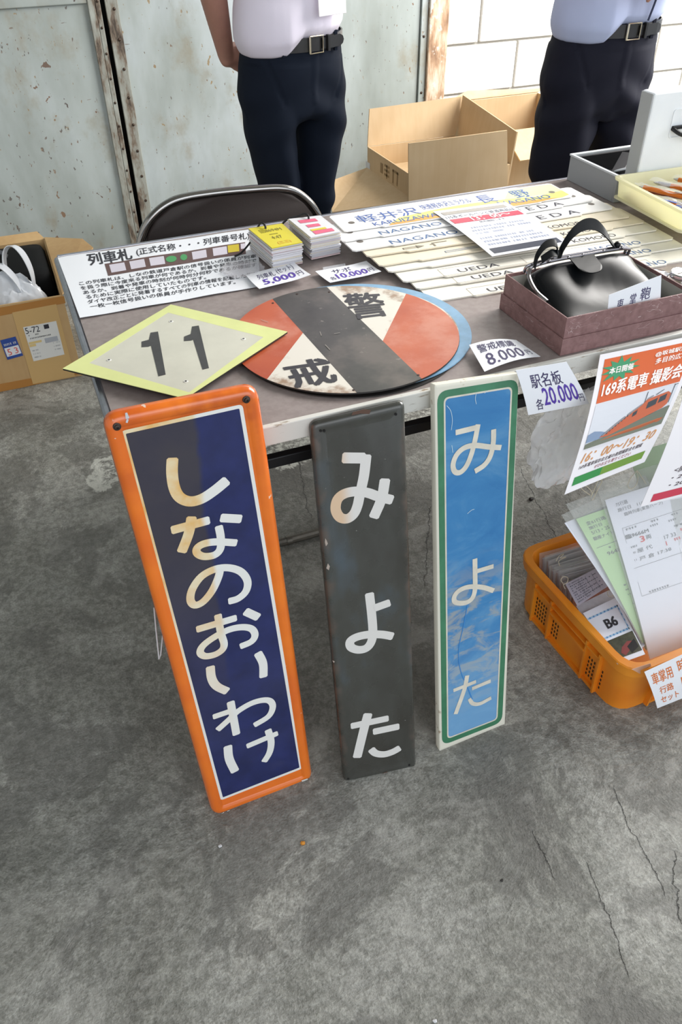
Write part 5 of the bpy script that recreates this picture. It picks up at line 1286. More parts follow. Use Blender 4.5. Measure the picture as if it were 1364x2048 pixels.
pouch('document_pouch', 'white sheet pouch leaning behind the green sheet at the left', [(0.7914,-0.0238,0.3416),(0.97,-0.0132,0.3557),(1.0858,-0.1958,0.1123),(0.9151,-0.1972,0.1104)], [(0.7876,-0.0134,0.3554),(0.9761,0.0015,0.3753),(1.0871,-0.1927,0.1164),(0.9123,-0.198,0.1093)], M_pw, cf)
pouch('document_pouch', 'pale green sheet pouch farthest back, seen between the two posters', [(0.9973,0.0628,0.3937),(1.1286,0.064,0.3954),(1.1475,-0.0188,0.2849),(1.0048,-0.0232,0.279)], [(0.9904,0.1006,0.4442),(1.1434,0.0998,0.4431),(1.1601,-0.0207,0.2824),(0.9952,-0.025,0.2767)], M_pg, cf)
s_, r = pouch('document_pouch', 'pouch with red arrow mark at the picture edge beside the front white sheet', [(1.0347,-0.0515,0.3313),(1.1542,-0.0535,0.3286),(1.1689,-0.1302,0.2264),(1.0336,-0.1337,0.2217)], [(1.03,-0.0445,0.3406),(1.1616,-0.0514,0.3314),(1.1764,-0.1444,0.2074),(1.0264,-0.1389,0.2148)], M_pw, None)
ik = s_.ink(); ik.poly([(.0, .42), (.35, .48), (.35, .62), (.05, .60)]); ik.done('red_arrow', M_redp, r)
ik = s_.ink(); ik.rect(.22, .0, .9, .40); ik.done('green_insert', M_pg, r)
# small pouches packed along the left
for k in range(9):
    y = .075 - k * .0135; zt_ = .150 + .004 * math.sin(k * 1.7); x0 = .838 + .003 * (k % 3); 
    s_ = Sheet((x0, y + .012, zt_), (x0 + .112, y + .006, zt_ + .004), (x0 + .112, y - .020, .03), (x0, y - .018, .03), curl=lambda u, v, k=k: .002 * math.sin(u * 4 + k))
    if s_.n.y > 0: s_.n = -s_.n
    nth = ['rearmost', 'second', 'third', 'fourth', 'fifth', 'sixth', 'seventh', 'eighth', 'ninth'][k]
    r = sheet_root('small_pouch', 'small grey document pouch, %s from the back along the crate left side' % nth, 'document pouch', s_, 'small pouches in the orange crate')
    s_.build('film', M_poly, r, th=.0006, nu=5, nv=3)
    s2 = Sheet(s_.f(.06, .12, -.001), s_.f(.94, .12, -.001), s_.f(.94, .97, -.001), s_.f(.06, .97, -.001)); s2.build('sheet', mat('pouch_insert', 'a9a6ac', .5, var=.12, vscale=60), r, th=.004)
M_str = mat('cream_string', 'cfc6b0', .7)
def string(label, pts, loop=None, r_=.0008):
    c = Vector(pts[0]); root = [Vector(p) - c for p in pts]; bm = BM(); tube(bm, catmull(root, 6), r_, 5)
    o = obj('string', bm, M_str, None, smooth=True); o.location = c; tag(o, label, 'string', 'cream strings on the pouches'); return o
string('cream string tuft on the rear small pouches', [(0.844,0.036,0.168),(0.859,0.047,0.168),(0.873,0.049,0.168),(0.858,0.041,0.168),(0.872,0.039,0.168),(0.85,0.034,0.168),(0.843,0.02,0.168)])
string('cream string ring at the left corner of the timetable card', [(0.823,-0.025,0.162),(0.825,-0.013,0.162),(0.836,-0.006,0.162),(0.842,-0.013,0.162),(0.833,-0.024,0.162),(0.822,-0.027,0.162),(0.818,-0.039,0.162)])
string('cream string ring above the B6 card', [(0.899,-0.079,0.15),(0.907,-0.069,0.15),(0.915,-0.073,0.15),(0.915,-0.082,0.15),(0.903,-0.085,0.15),(0.898,-0.082,0.15)])
string('looped cream string below the orange-headed poster', [(0.8489,-0.0128,0.3862),(0.8359,-0.0049,0.3968),(0.8338,-0.0015,0.4013),(0.8444,-0.0013,0.4016),(0.8545,-0.0106,0.3891),(0.8488,-0.0159,0.3822),(0.8567,-0.011,0.3887),(0.8732,0.0006,0.4041),(0.882,-0.0007,0.4024),(0.8694,-0.0086,0.3919),(0.8549,-0.018,0.3793),(0.8498,-0.019,0.3779)])
string('thin cream string hanging at the top of the front white pouch', [(0.9661,-0,0.4033),(0.949,-0.0062,0.3951),(0.9386,-0.0139,0.3848),(0.9435,-0.0195,0.3773),(0.9568,-0.0166,0.3812),(0.965,-0.0085,0.392),(0.9661,-0,0.4033),(0.9742,-0.0098,0.3902),(0.9803,-0.0188,0.3783)], r_=.0006)
s_ = Sheet(*[(0.83,-0.023,0.158),(0.92,-0.008,0.158),(0.91,-0.063,0.158),(0.816,-0.087,0.158)])
if s_.n.z < 0: s_.n = -s_.n
r = sheet_root('timetable_card', 'small grey timetable card lying on the packed pouches', 'card', s_); s_.build('card', mat('grey_lilac_card', 'b4aebd', .4, coat=.3), r, th=.001)
ik = s_.ink()
for j in range(9): ik.greek(.06, .08 + j * .10, .5 + .4 * (j % 2), .13 + j * .10, 14)
for u in (.35, .58, .78): ik.rect(u, .1, u + .008, .9)
ik.done('printed_text', M_mark, r)
for q_, lab in (([(0.846,-0.078,0.122),(0.945,-0.068,0.122),(0.904,-0.204,0.122),(0.839,-0.225,0.122)], 'white folded sheets lying flat below the B6 card in the crate'), ([(0.83,-0.069,0.135),(0.928,-0.056,0.135),(0.915,-0.104,0.135),(0.821,-0.117,0.135)], 'grey pouch edge between timetable card and B6 card in the crate')):
    s_ = Sheet(*q_)
    if s_.n.z < 0: s_.n = -s_.n
    r = sheet_root('document_pouch', lab, 'document pouch', s_); s_.build('sheet', mat('pouch_stack_paper', 'c6c5cc', .4, var=.08, vscale=60, coat=.3), r, th=.010)
s_ = Sheet(*[(0.824,-0.099,0.145),(0.915,-0.088,0.145),(0.872,-0.237,0.145),(0.807,-0.237,0.145)])
if s_.n.z < 0: s_.n = -s_.n
r = sheet_root('numbered_card', 'white card marked B6 with a blue dashed border and a small photo in the crate', 'card', s_); s_.build('card', M_pw, r, th=.001)
ik = s_.ink(); ik.text('B6', .36, .26, .70, .42, bold=.05); ik.done('printed_text', M_ink, r)
ik = s_.ink(); ik.h = .0004
for u0, v0, u1, v1 in ((.02, .12, .93, .15), (.90, .12, .93, .56), (.02, .53, .93, .56)): ik.rect(u0, v0, u1, v1)
ik.done('border', mat('light_blue_border', 'a9cbe6', .4), r)
ik = s_.ink(); ik.h = .0007
for k in range(8): ik.rect(.06 + k * .11, .12, .10 + k * .11, .15); ik.rect(.06 + k * .11, .53, .10 + k * .11, .56)
for k in range(4): ik.rect(.90, .17 + k * .1, .93, .21 + k * .1)
ik.done('border_dashes', mat('mid_blue_border', '5b8fc6', .4), r)
ik = s_.ink(); ik.h = .0005; ik.rect(.12, .60, .97, .93); ik.done('photo', mat('dark_olive_photo', '4a4a3c', .3, var=.4, vscale=60), r)
ik = s_.ink(); ik.h = .0008; ik.poly([(.30, .86), (.42, .78), (.66, .72), (.80, .74), (.80, .80), (.62, .86), (.40, .92)]); ik.done('photo_train', mat('dim_red', '8a3f3f', .3), r)
ik = s_.ink(); ik.h = .0010; ik.poly([(.58, .80), (.90, .72), (.92, .86), (.62, .92)]); ik.done('photo_shadow', mat('dim_black', '17171a', .3), r)
M_or_ink = mat('orange_marker', 'e07a3a', .5)
price_card('price_card', 'white card with orange handwriting 500 taped to the front of the orange crate', (0.82,-0.288,0.175), (0.971,-0.286,0.192), (1.046,-0.296,0.047), (0.879,-0.298,0.047),
    lambda u, v: .002 + .004 * math.sin(v * 3), [(M_or_ink, '車掌用', (.05, .10, .36, .36), .01), (M_or_ink, '時刻表', (.44, .06, .84, .32), .01), (M_or_ink, '行路', (.10, .46, .30, .64), .008), (M_or_ink, 'セット', (.08, .72, .34, .90), .008), (M_or_ink, '500円', (.40, .40, .98, .86), .02)], up=False)
sh = Sheet(*[(0.811,-0.268,0.163),(0.855,-0.268,0.16),(0.873,-0.268,0.123),(0.854,-0.268,0.121)])
o = sh.build('masking_tape', mat('peach_tape', 'e8bfa6', .5, alpha=.8)); tag(o, 'peach tape strip holding the orange-lettered card to the crate rim', 'tape')

# ------------------------------------------------------------------ cardboard boxes
def _card(col0, col1):
    def f(t, c):
        n = t.noise(5, 3); fl = t.noise(60, 2, vec=t.map((1, 1, .04)))
        b = t.ramp(n, [(.3, lin(col0)), (.7, lin(col1))]); t.color(t.mix(.18, b, t.ramp(fl, [(.4, lin(col0)), (.6, lin(col1))]))); t.bump(fl, .1, .001)
    return f
M_cb = mat('kraft_cardboard', 'bd9b6c', .75, fn=_card('b39062', 'c6a677')); M_cb2 = mat('light_cardboard', 'd2b78c', .75, fn=_card('bda079', 'cdb48f'))
M_tape = mat('brown_packing_tape', 'b07a3c', .3, coat=.2); M_tapel = mat('pale_tape', 'c9a66e', .45)
def panel(root, name, q, th, m, label=None):
    """cardboard panel on 4 world corners"""
    s_ = Sheet(*[Vector(p) - root.location for p in q]); return s_.build(name, m, root, th=th)
# left box
bx = empty('cardboard_box', 'open brown cardboard box with white and blue labels at the left edge', 'box', (-.16, 1.85, 0))
X1, X0, Y0, Y1, ZT = .010, -.36, 1.575, 2.10, .290
obj('body', walls(bx, X0, X1, Y0, Y1, 0.0005, ZT, .006), M_cb, bx)
panel(bx, 'flap', [(X1, Y0, ZT), (X1, Y1, ZT), (0.132,1.958,0.315), (0.154,1.863,0.315)], .005, M_cb)
panel(bx, 'flap', [(X0, Y1 - .003, ZT), (X1, Y1 - .003, ZT), (X1 - .02, Y1 + .05, ZT + .012), (X0 + .02, Y1 + .05, ZT + .012)], .005, M_cb)
panel(bx, 'flap', [(X0, Y0, ZT), (X0, Y1, ZT), (X0 - .12, Y1 - .02, ZT - .12), (X0 - .12, Y0 + .02, ZT - .12)], .005, M_cb)
def on_front(root, name, pts, y, m):
    q = pts; s_ = Sheet(*[Vector((p[0], y, p[2])) - root.location for p in q]); 
    if s_.n.y > 0: s_.n = -s_.n
    o = s_.build(name, m, root, th=.0004); return s_
on_front(bx, 'tape_strip', [(-0.196,1.575,0.284),(0.013,1.575,0.287),(0.013,1.575,0.263),(-0.204,1.575,0.257)], 1.5745, M_tape)
on_front(bx, 'tape_strip', [(-0.267,1.575,0.028),(0.004,1.575,0.027),(0.004,1.575,0.008),(-0.275,1.575,-0.004)], 1.5745, M_tape)
on_front(bx, 'tape_strip', [(-0.151,1.575,0.262),(-0.016,1.575,0.265),(-0.015,1.575,0.004),(-0.152,1.575,0.005)], 1.5742, M_tapel)
s_ = on_front(bx, 'shipping_label', [(-0.132,1.573,0.208),(-0.029,1.573,0.21),(-0.03,1.573,0.09),(-0.13,1.573,0.086)], 1.5735, mat('shipping_label', 'dcdcd8', .5)); ik = s_.ink()
ik.text('5-72', .03, .03, .46, .20, bold=.0); ik.rect(.60, .04, .75, .16); ik.greek(.08, .24, .4, .28, 8); ik.greek(.1, .33, .75, .37, 14)
ik.done('printed_text', M_ink, bx); ik = s_.ink(); ik.rect(.52, .42, .92, .56); 
for v in (.68, .78, .88): ik.greek(.06, v, .28, v + .04, 8); ik.greek(.74, v - .1, .95, v - .06, 8)
ik.done('label_bars', mat('pale_bar_print', 'a9adb4', .5), bx); ik = s_.ink(); ik.rect(.02, .44, .42, .50); ik.rect(.02, .51, .22, .58); ik.done('label_highlight', mat('pale_amber', 'dcc283', .5), bx)
s_ = on_front(bx, 'blue_label', [(-0.21,1.573,0.178),(-0.162,1.573,0.182),(-0.156,1.573,0.113),(-0.206,1.573,0.108)], 1.5735, mat('blue_label', '2d4a94', .4)); ik = s_.ink(); ik.rect(.06, .42, .96, .86); ik.greek(.1, .22, .9, .34, 8); ik.done('label_panel', mat('label_white', 'dfe0e4', .5), bx)
ik = s_.ink(); ik.h = .0009; ik.text('5', .18, .50, .42, .82); ik.text('3', .62, .50, .84, .80); ik.done('handwriting', mat('red_pen', 'd8564e', .5), bx)
# black bag and white carrier bag inside
M_nyl = mat('black_nylon', '08090b', .75, bump=.2, bscale=400, spec=.2)
bb = empty('black_bag', 'black soft bag with webbing handle inside the left cardboard box', 'bag', (-.165, 1.925, .0075))
bm = BM(); 
def sring(z, hx, hy, r): return [Vector((p.x, p.y, z)) for p in round_quad([(-hx, hy), (hx, hy), (hx, -hy), (-hx, -hy)], r, 5)]
loft(bm, [sring(0.001, .158, .15, .03), sring(.12, .165, .156, .04), sring(.255, .163, .156, .03), sring(.278, .155, .148, .04), sring(.284, .12, .11, .05)]); obj('body', bm, M_nyl, bb, smooth=True, sharp=60)
ribbon('webbing_handle', [(-.14, .06, .280), (-.10, .07, .305), (-.04, .07, .315), (.01, .06, .302), (.04, .05, .280)], lambda t: Vector((0, .03, .004)), .003, mat('grey_webbing', '33363c', .5), bb)
wb = empty('carrier_bag', 'white plastic carrier bag with looped handles in the left cardboard box', 'bag', (-.135, 1.665, .007))
bm = BM(); bmesh.ops.create_icosphere(bm, subdivisions=5, radius=1)
for v in bm.verts:
    p = v.co; d = 1 + .16 * noise.noise(p * 2.2 + Vector((3, 1, 4))) + .07 * (1 - abs(noise.noise(p * 4.5)) * 2); tp = 1 - .25 * max(p.z, 0)
    v.co = Vector((p.x * .115 * d * tp, p.y * .062 * d * tp, .172 + p.z * .165 * d))
obj('body', bm, M_bagw, wb, smooth=True, sharp=30)
ribbon('handle', [(.060, -.005, .24), (.072, .0, .33), (.060, .01, .395), (.034, .01, .425), (.006, .005, .40), (-.008, .0, .31)], lambda t: Vector((.012, .028, .012 * math.sin(7 * t))), .002, M_bagw, wb)
ribbon('handle', [(.04, -.02, .26), (.015, -.02, .34), (-.02, -.015, .38), (-.06, -.01, .34), (-.085, -.01, .25)], lambda t: Vector((.010, .024, .01 * math.sin(6 * t))), .002, M_bagw, wb)

# big open box behind the table, standing on a lower box
cx = empty('cardboard_box', 'large open cardboard box with upright flaps behind the station boards', 'box', (1.38, 1.7, .4435))
obj('tray_walls', walls(cx, 1.20, 1.565, 1.50, 1.90, .4435, .520, .005), M_cb2, cx)
TH = .005
panel(cx, 'flap', [(1.167,1.496,0.634), (1.532,1.496,0.635), (1.560, 1.497, .45), (1.176,1.497,0.446)], TH, M_cb2)
panel(cx, 'flap', [(1.200, 1.903, .520), (1.218,1.93,0.64), (1.607,1.93,0.647), (1.565, 1.903, .520)], TH, M_cb2)
panel(cx, 'flap', [(1.567, 1.90, .45), (1.6,1.918,0.653), (1.585,1.506,0.621), (1.567, 1.50, .45)], TH, M_cb2)
panel(cx, 'inner_divider', [(1.205, 1.56, .520), (1.205 + .16, 1.60, .512), (1.205 + .16, 1.60, .452), (1.205, 1.56, .452)], .004, M_cb)
# print and label on the shaded low side
def on_left(root, name, pts, x, m):
    s_ = Sheet(*[Vector((x, p[1], p[2])) - root.location for p in pts])
    if s_.n.x > 0: s_.n = -s_.n
    s_.build(name, m, root, th=.0004); return s_
s_ = on_left(cx, 'small_label', (1.2,1.908,0.471)and [(1.2,1.912,0.467), (1.2,1.875,0.468), (1.2,1.874,0.445), (1.2,1.912,0.445)], 1.1992, mat('white_sticker', 'cfd0d2', .5))
s_ = Sheet((1.1995 - 1.38, .15, .520 - .4435), (1.1995 - 1.38, -.20, .520 - .4435), (1.1995 - 1.38, -.20, 0), (1.1995 - 1.38, .15, 0)); s_.n = Vector((-1, 0, 0)); ik = s_.ink()
for q in ((.20, .30, .26, .75), (.30, .25, .42, .35), (.30, .45, .42, .55), (.30, .65, .42, .75), (.35, .25, .37, .85), (.50, .25, .52, .85), (.50, .25, .64, .35), (.60, .25, .62, .85)): ik.rect(*q)
ik.done('faint_print', mat('brown_print', '8f744c', .6), cx)
lx = empty('cardboard_box', 'closed lower cardboard box under the large open box, one flap sticking out', 'box', (1.38, 1.7, 0))
bm = lb(lx, 1.202, 1.562, 1.503, 1.897, 0.0005, .443, .003); obj('body', bm, M_cb, lx)
panel(lx, 'flap', [(1.201, 1.90, .442), (1.201, 1.50, .442), (0.985,1.714,0.365), (1.01,1.839,0.428)], TH, M_cb2)
# second box behind, by the block wall
b2 = empty('cardboard_box', 'second open cardboard box behind, partly hidden by the standing man', 'box', (1.95, 2.05, 0))
obj('body', walls(b2, 1.71, 2.16, 1.78, 2.26, .0005, .545, .005), M_cb2, b2)
panel(b2, 'flap', [(1.71, 2.262, .545), (1.832,2.3,0.571), (2.209,2.3,0.547), (2.16, 2.262, .545)], TH, M_cb2)
panel(b2, 'flap', [(1.70, 1.777, .545), (2.16, 1.777, .545), (2.15, 1.66, .47), (1.71, 1.66, .47)], TH, M_cb2)

# ------------------------------------------------------------------ folding chair
fc = empty('folding_chair', 'folding chair with dark brown padded back and chrome tube, behind the table', 'chair', (.42, .98, 0))
M_vinyl = mat('dark_brown_vinyl', '2c2422', .5, bump=.1, bscale=500, spec=.3)
def fl(p): return Vector(p) - fc.location
yb = .955
bk = [(0.196,0.955,0.633),(0.208,0.955,0.668),(0.23,0.955,0.698),(0.27,0.955,0.725),(0.317,0.955,0.737),(0.405,0.955,0.738),(0.505,0.955,0.733),(0.556,0.955,0.728),(0.594,0.955,0.715),(0.626,0.955,0.688),(0.647,0.955,0.658),(0.657,0.955,0.627)]
top = [fl(p) for p in bk]
bm = BM(); path = [fl((bk[0][0] - .01, .93, .40)), fl((bk[0][0] - .004, .945, .55))] + top + [fl((bk[-1][0] + .004, .945, .55)), fl((bk[-1][0] + .01, .93, .40))]
tube(bm, catmull(path, 5), .0105, 12); obj('back_frame', bm, mat('worn_chrome', '9c9a98', .16, 1.0), fc, smooth=True)
bm = BM(); cc = sum(top, Vector()) / len(top); P = [(p - cc) for p in top]; lowz = .60
ring = [Vector((q.x * .955, 0, q.z * .93 - .002)) for q in P]
ring = [Vector((ring[0].x, 0, lowz - cc.z - 0.0))] + ring + [Vector((ring[-1].x, 0, lowz - cc.z))]
def off_ring(k, y): return [cc + Vector((p.x * k, y, p.z * k)) for p in ring]
loft(bm, [off_ring(.96, -.010), off_ring(.995, -.006), off_ring(1.0, .004), off_ring(.98, .010)]); obj('backrest', bm, M_vinyl, fc, smooth=True, sharp=50)
sxl, sxr = bk[0][0] + .03, bk[-1][0] - .03
bm = lb(fc, sxl, sxr, .58, .93, .405, .435, .012); obj('seat', bm, M_vinyl, fc, smooth=True)
for x in (sxl - .02, sxr + .02):
    bm = BM(); tube(bm, [fl((x, .93, .44)), fl((x, .70, .22)), fl((x, .495, .012))], .010, 10); obj('leg', bm, M_chrome, fc, smooth=True)
    bm = BM(); tube(bm, [fl((x, .62, .41)), fl((x, .84, .20)), fl((x, .99, .012))], .010, 10); obj('leg', bm, M_chrome, fc, smooth=True)
for y in (.495, .99):
    bm = BM(); tube(bm, [fl((sxl - .02, y, .012)), fl((sxr + .02, y, .012))], .0105, 10); obj('floor_bar', bm, M_pipe, fc, smooth=True)
    bm = BM(); tube(bm, [fl((.372, y, .012)), fl((.386, y, .012))], .0125, 12); obj('collar', bm, M_pipe, fc, smooth=True)

# ------------------------------------------------------------------ small crumbs on the floor
def crumb(name, p, s_, m, label, cat, seed, z=0.75):
    bm = BM(); bmesh.ops.create_icosphere(bm, subdivisions=2, radius=1)
    for v in bm.verts:
        d = 1 + .45 * noise.noise(v.co * 1.8 + Vector((seed, seed * 2, 3))); v.co = Vector((v.co.x * s_ * d, v.co.y * s_ * .8 * d, v.co.z * s_ * .6 * d + s_ * z * .6))
    o = obj(name, bm, m); o.location = (p[0], p[1], 0); tag(o, label, cat)
crumb('pebble', (0.139,-0.273,0), .0045, mat('amber_crumb', 'd08a2a', .5), 'small orange pebble on the floor in front of the orange plate', 'pebble', 1)
crumb('pebble', (0.001,-0.222,0), .0034, mat('white_crumb', 'cfcfd2', .5), 'tiny white chip on the floor below the orange plate corner', 'pebble', 2)
crumb('pebble', (0.229,-0.613,0), .0034, mat('white_crumb', 'cfcfd2', .5), 'tiny white chip at the bottom edge of the picture', 'pebble', 5)
crumb('pebble', (1.044,0.409,0), .0075, mat('dark_crumb', '2b2825', .7), 'dark crumb on the floor right of the blue name plate', 'pebble', 8)
crumb('pebble', (0.433,-0.465,0), .0028, mat('dark_crumb', '2b2825', .7), 'tiny dark speck on the open floor at the lower right', 'pebble', 9)

# ------------------------------------------------------------------ people
M_skin = mat('skin', 'ae8070', .5, sss=.08, var=.06, vscale=30)
M_hair = mat('black_hair', '14120f', .5, bump=.5, bscale=250)
def remesh(bm, voxel, smooth_it, name, m, parent, fn=None):
    me = bpy.data.meshes.new(name); bmesh.ops.recalc_face_normals(bm, faces=bm.faces); bm.to_mesh(me); bm.free()
    o = bpy.data.objects.new('tmp', me); COL.objects.link(o)
    r_ = o.modifiers.new('r', 'REMESH'); r_.mode = 'VOXEL'; r_.voxel_size = voxel
    s_ = o.modifiers.new('s', 'SMOOTH'); s_.factor = .5; s_.iterations = smooth_it
    dg = bpy.context.evaluated_depsgraph_get(); dg.update()
    me2 = bpy.data.meshes.new_from_object(o.evaluated_get(dg)); bpy.data.objects.remove(o); bpy.data.meshes.remove(me)
    me2.name = name
    if fn:
        n_ = len(me2.vertices); co = [0.0] * (3 * n_); no = [0.0] * (3 * n_)
        me2.vertices.foreach_get('co', co); me2.vertex_normals.foreach_get('vector', no)
        for i in range(n_):
            p = fn(Vector(co[3*i:3*i+3]), Vector(no[3*i:3*i+3])); co[3*i:3*i+3] = p[:]
        me2.vertices.foreach_set('co', co); me2.update()
    for p in me2.polygons: p.use_smooth = True
    me2.materials.clear()
    return link(name, me2, m, parent)
def capsule(bm, p0, r0, p1, r1, n=14, k=4):
    p0, p1 = Vector(p0), Vector(p1); d = (p1 - p0); L_ = d.length; d.normalize(); q = d.to_track_quat('Z', 'Y').to_matrix().to_4x4()
    M_ = Matrix.Translation(p0) @ q; prof = [(0, -r0)] + [(r0 * math.sin(a), -r0 * math.cos(a)) for a in [math.pi / 2 * i / k for i in range(1, k + 1)]] + [(r1 * math.cos(a), L_ + r1 * math.sin(a)) for a in [math.pi / 2 * i / k for i in range(0, k)]] + [(0, L_ + r1)]
    lathe(bm, prof, n, M_)
def ellring(cx, cy, z, rx, ry, n=32, crease=0.0, e=2.0):
    out = []
    for i in range(n):
        t = 2 * math.pi * i / n; c, s = math.cos(t), math.sin(t)
        x = rx * math.copysign(abs(c) ** (2 / e), c); y = ry * math.copysign(abs(s) ** (2 / e), s)
        k = 1 + crease * (max(0, abs(s) - .82) / .18) ** 1.5 * (1 if s < 0 else .5)
        out.append(Vector((cx + x, cy + y * k, z)))
    return out
def person(loc, yaw, label, shirt_m, trouser_m, arms, H=1.0, belly=0.0, wfac=1.0, sleeve_long=False, folds=1.0, stance=.078, lw=1.0, drop=0.0):
    """stands facing -Y in its own frame; arms = list of (shoulder, elbow, wrist, hand direction)"""
    r = empty('person', label, 'person', loc, 'men standing behind the table', rz=yaw)
    # --- body: one continuous figure
    bm = BM()
    capsule(bm, (0, .01, 1.475), .055, (0, .0, 1.56), .052)           # neck
    M_ = Matrix.Translation((0, -.012, 1.615)) @ Matrix.Diagonal((.074, .092, .108, 1)); bmesh.ops.create_uvsphere(bm, u_segments=24, v_segments=16, radius=1, matrix=M_)
    M_ = Matrix.Translation((0, -.040, 1.560)) @ Matrix.Diagonal((.052, .052, .050, 1)); bmesh.ops.create_uvsphere(bm, u_segments=16, v_segments=12, radius=1, matrix=M_)  # jaw
    capsule(bm, (0, -.102, 1.632), .008, (0, -.116, 1.598), .012, 10)   # nose
    capsule(bm, (-.018, -.096, 1.560), .008, (.018, -.096, 1.560), .008, 10)   # lips
    capsule(bm, (-.032, -.094, 1.648), .008, (.032, -.094, 1.648), .008, 10)   # brow
    for s in (-1, 1): capsule(bm, (s * .073, .006, 1.635), .013, (s * .071, .002, 1.595), .010, 10)
    loft(bm, [ellring(0, .0, z, a, b) for z, a, b in ((.90, .12, .08), (1.0, .12, .085), (1.15, .125, .085), (1.30, .15, .09), (1.40, .165, .085), (1.455, .12, .07), (1.485, .055, .05))])
    for s in (-1, 1):
        capsule(bm, (s * .068, .0, .88), .058, (s * stance, .0, .50), .036); capsule(bm, (s * stance, .0, .50), .036, (s * stance, .01, .09), .028); capsule(bm, (s * stance, .03, .05), .025, (s * (stance + .006), -.09, .035), .022)
    hands = []
    for (sh_, el, wr, hd, pn) in arms:
        sh_, el, wr, hd, pn = map(Vector, (sh_, el, wr, hd, pn)); capsule(bm, sh_, .047, el, .038); capsule(bm, el, .041, wr, .024)
        hd.normalize(); pn = (pn - pn.dot(hd) * hd).normalized(); sd = hd.cross(pn).normalized()
        pc = wr + hd * .045
        for k in (-1.1, -.35, .35, 1.1): capsule(bm, wr + sd * k * .012, .019, wr + hd * .085 + sd * k * .019, .0125, 10)
        for k, ln in ((-1.5, .062), (-.5, .074), (.5, .078), (1.5, .070)):
            a = wr + hd * .090 + sd * k * .0195; b = a + hd * ln * .48 + pn * ln * .15; c = b + hd * ln * .30 + pn * ln * .36; d_ = c + hd * ln * .08 + pn * ln * .28
            capsule(bm, a, .0095, b, .0088, 8); capsule(bm, b, .0088, c, .0082, 8); capsule(bm, c, .0082, d_, .0072, 8)
        a = wr + hd * .025 + sd * .026; b = a + hd * .040 + sd * .026 + pn * .012; c = b + hd * .032 + sd * .006 + pn * .012
        capsule(bm, a, .013, b, .0105, 8); capsule(bm, b, .0105, c, .0085, 8)
    remesh(bm, .0055, 2, 'body', M_skin, r)
    # eyes and hair
    for s in (-1, 1):
        bm = BM(); M_ = Matrix.Translation((s * .029, -.088, 1.627)) @ Matrix.Diagonal((.014, .010, .007, 1)); bmesh.ops.create_uvsphere(bm, u_segments=12, v_segments=8, radius=1, matrix=M_); obj('eye', bm, mat('eye_dark', '231a16', .2), r, smooth=True)
    bm = BM(); bmesh.ops.create_uvsphere(bm, u_segments=32, v_segments=20, radius=1)
    for v in list(bm.verts):
        p = v.co.copy(); v.co = Vector((p.x * .083, p.y * .101 - .002, p.z * .112 + 1.625)) * 1.0
        v.co += Vector((0, 0, .002)) + (v.co - Vector((0, 0, 1.62))).normalized() * .003 * noise.noise(p * 9)
    bmesh.ops.delete(bm, geom=[v for v in bm.verts if (v.co.y < -.052 and v.co.z < 1.672) or v.co.z < 1.575 or (v.co.z < 1.63 and v.co.y < .012)], context='VERTS')
    obj('hair', bm, M_hair, r, smooth=True, sharp=80)
    # --- trousers
    bm = BM(); W = wfac
    loft(bm, [ellring(0, -.004 - belly * .35, 1.005, .140 * W, .104 + belly * .5, 40), ellring(0, -.004 - belly * .3, .97, .146 * W, .110 + belly * .5, 40), ellring(0, 0, .91, .158 * W, .118 + belly * .25, 40), ellring(0, .004, .85, .163 * W, .120, 40), ellring(0, .004, .80 - drop, .160 * W, .112, 40), ellring(0, .004, .775 - drop, .15 * W, .09, 40)])
    for s in (-1, 1):
        loft(bm, [ellring(s * cxx * W, cy, z, a * W * (1 if z > .75 else lw), b * (1 if z > .75 else lw), 32, .16 if z < .65 else (.08 if z < .75 else 0)) for z, cxx, cy, a, b in ((.86, .074, 0, .078, .100), (.80, .078, 0, .080, .103), (.72, .081, -.002, .078, .100), (.60, stance + .002, -.004, .069, .088), (.48, stance, -.006, .060, .077), (.36, stance, .002, .059, .075), (.22, stance, .008, .057, .072), (.10, stance, .006, .056, .070), (.030, stance, .000, .057, .072))])
    def folds_f(v, n):
        x, y, z = v; ax = abs(x); fr = 1 if y < 0 else .6
        g = math.exp(-((z - .80 + drop) / .10) ** 2)                    # creases radiating from the crotch
        d = .0032 * folds * g * fr * math.sin(55 * (z - .80) + 34 * ax)
        k = math.exp(-((z - .50) / .07) ** 2); d += .0040 * folds * k * math.sin(70 * z + 9 * x)
        k = math.exp(-((z - .10) / .07) ** 2); d += .0055 * folds * k * math.sin(95 * z + 12 * x + 3 * y)
        d += .0045 * folds * noise.noise(Vector((x * 9, y * 9, z * 3.2)) + Vector(loc)) * (1 if z < .93 else .2)
        if y < -.04 and abs(x - .002) < .007 and .83 < z < .975: d += .0022          # fly placket
        for s in (-1, 1):                                                      # slanting pockets
            u = (x * s - (.120 * W + (z - .93) * .35)); 
            if .83 < z < .965 and abs(u) < .006 and y < .03: d -= .0022
        return v + n * d
    remesh(bm, .0058, 12, 'trousers', trouser_m, r, folds_f)
    # --- shirt
    bm = BM(); bl_ = belly
    loft(bm, [ellring(0, -.004 - bl_ * .4, .985, .139 * W, .103 + bl_ * .5, 40), ellring(0, -.006 - bl_ * .6, 1.01, .150 * W, .117 + bl_, 40), ellring(0, -.006 - bl_ * .6, 1.06, .155 * W, .121 + bl_, 40), ellring(0, -.004 - bl_ * .4, 1.15, .152 * W, .117 + bl_ * .8, 40), ellring(0, 0, 1.28, .168, .118, 40), ellring(0, .002, 1.38, .182, .108, 40), ellring(0, .004, 1.435, .160, .088, 40), ellring(0, .006, 1.475, .085, .068, 40), ellring(0, .006, 1.495, .066, .064, 40)])
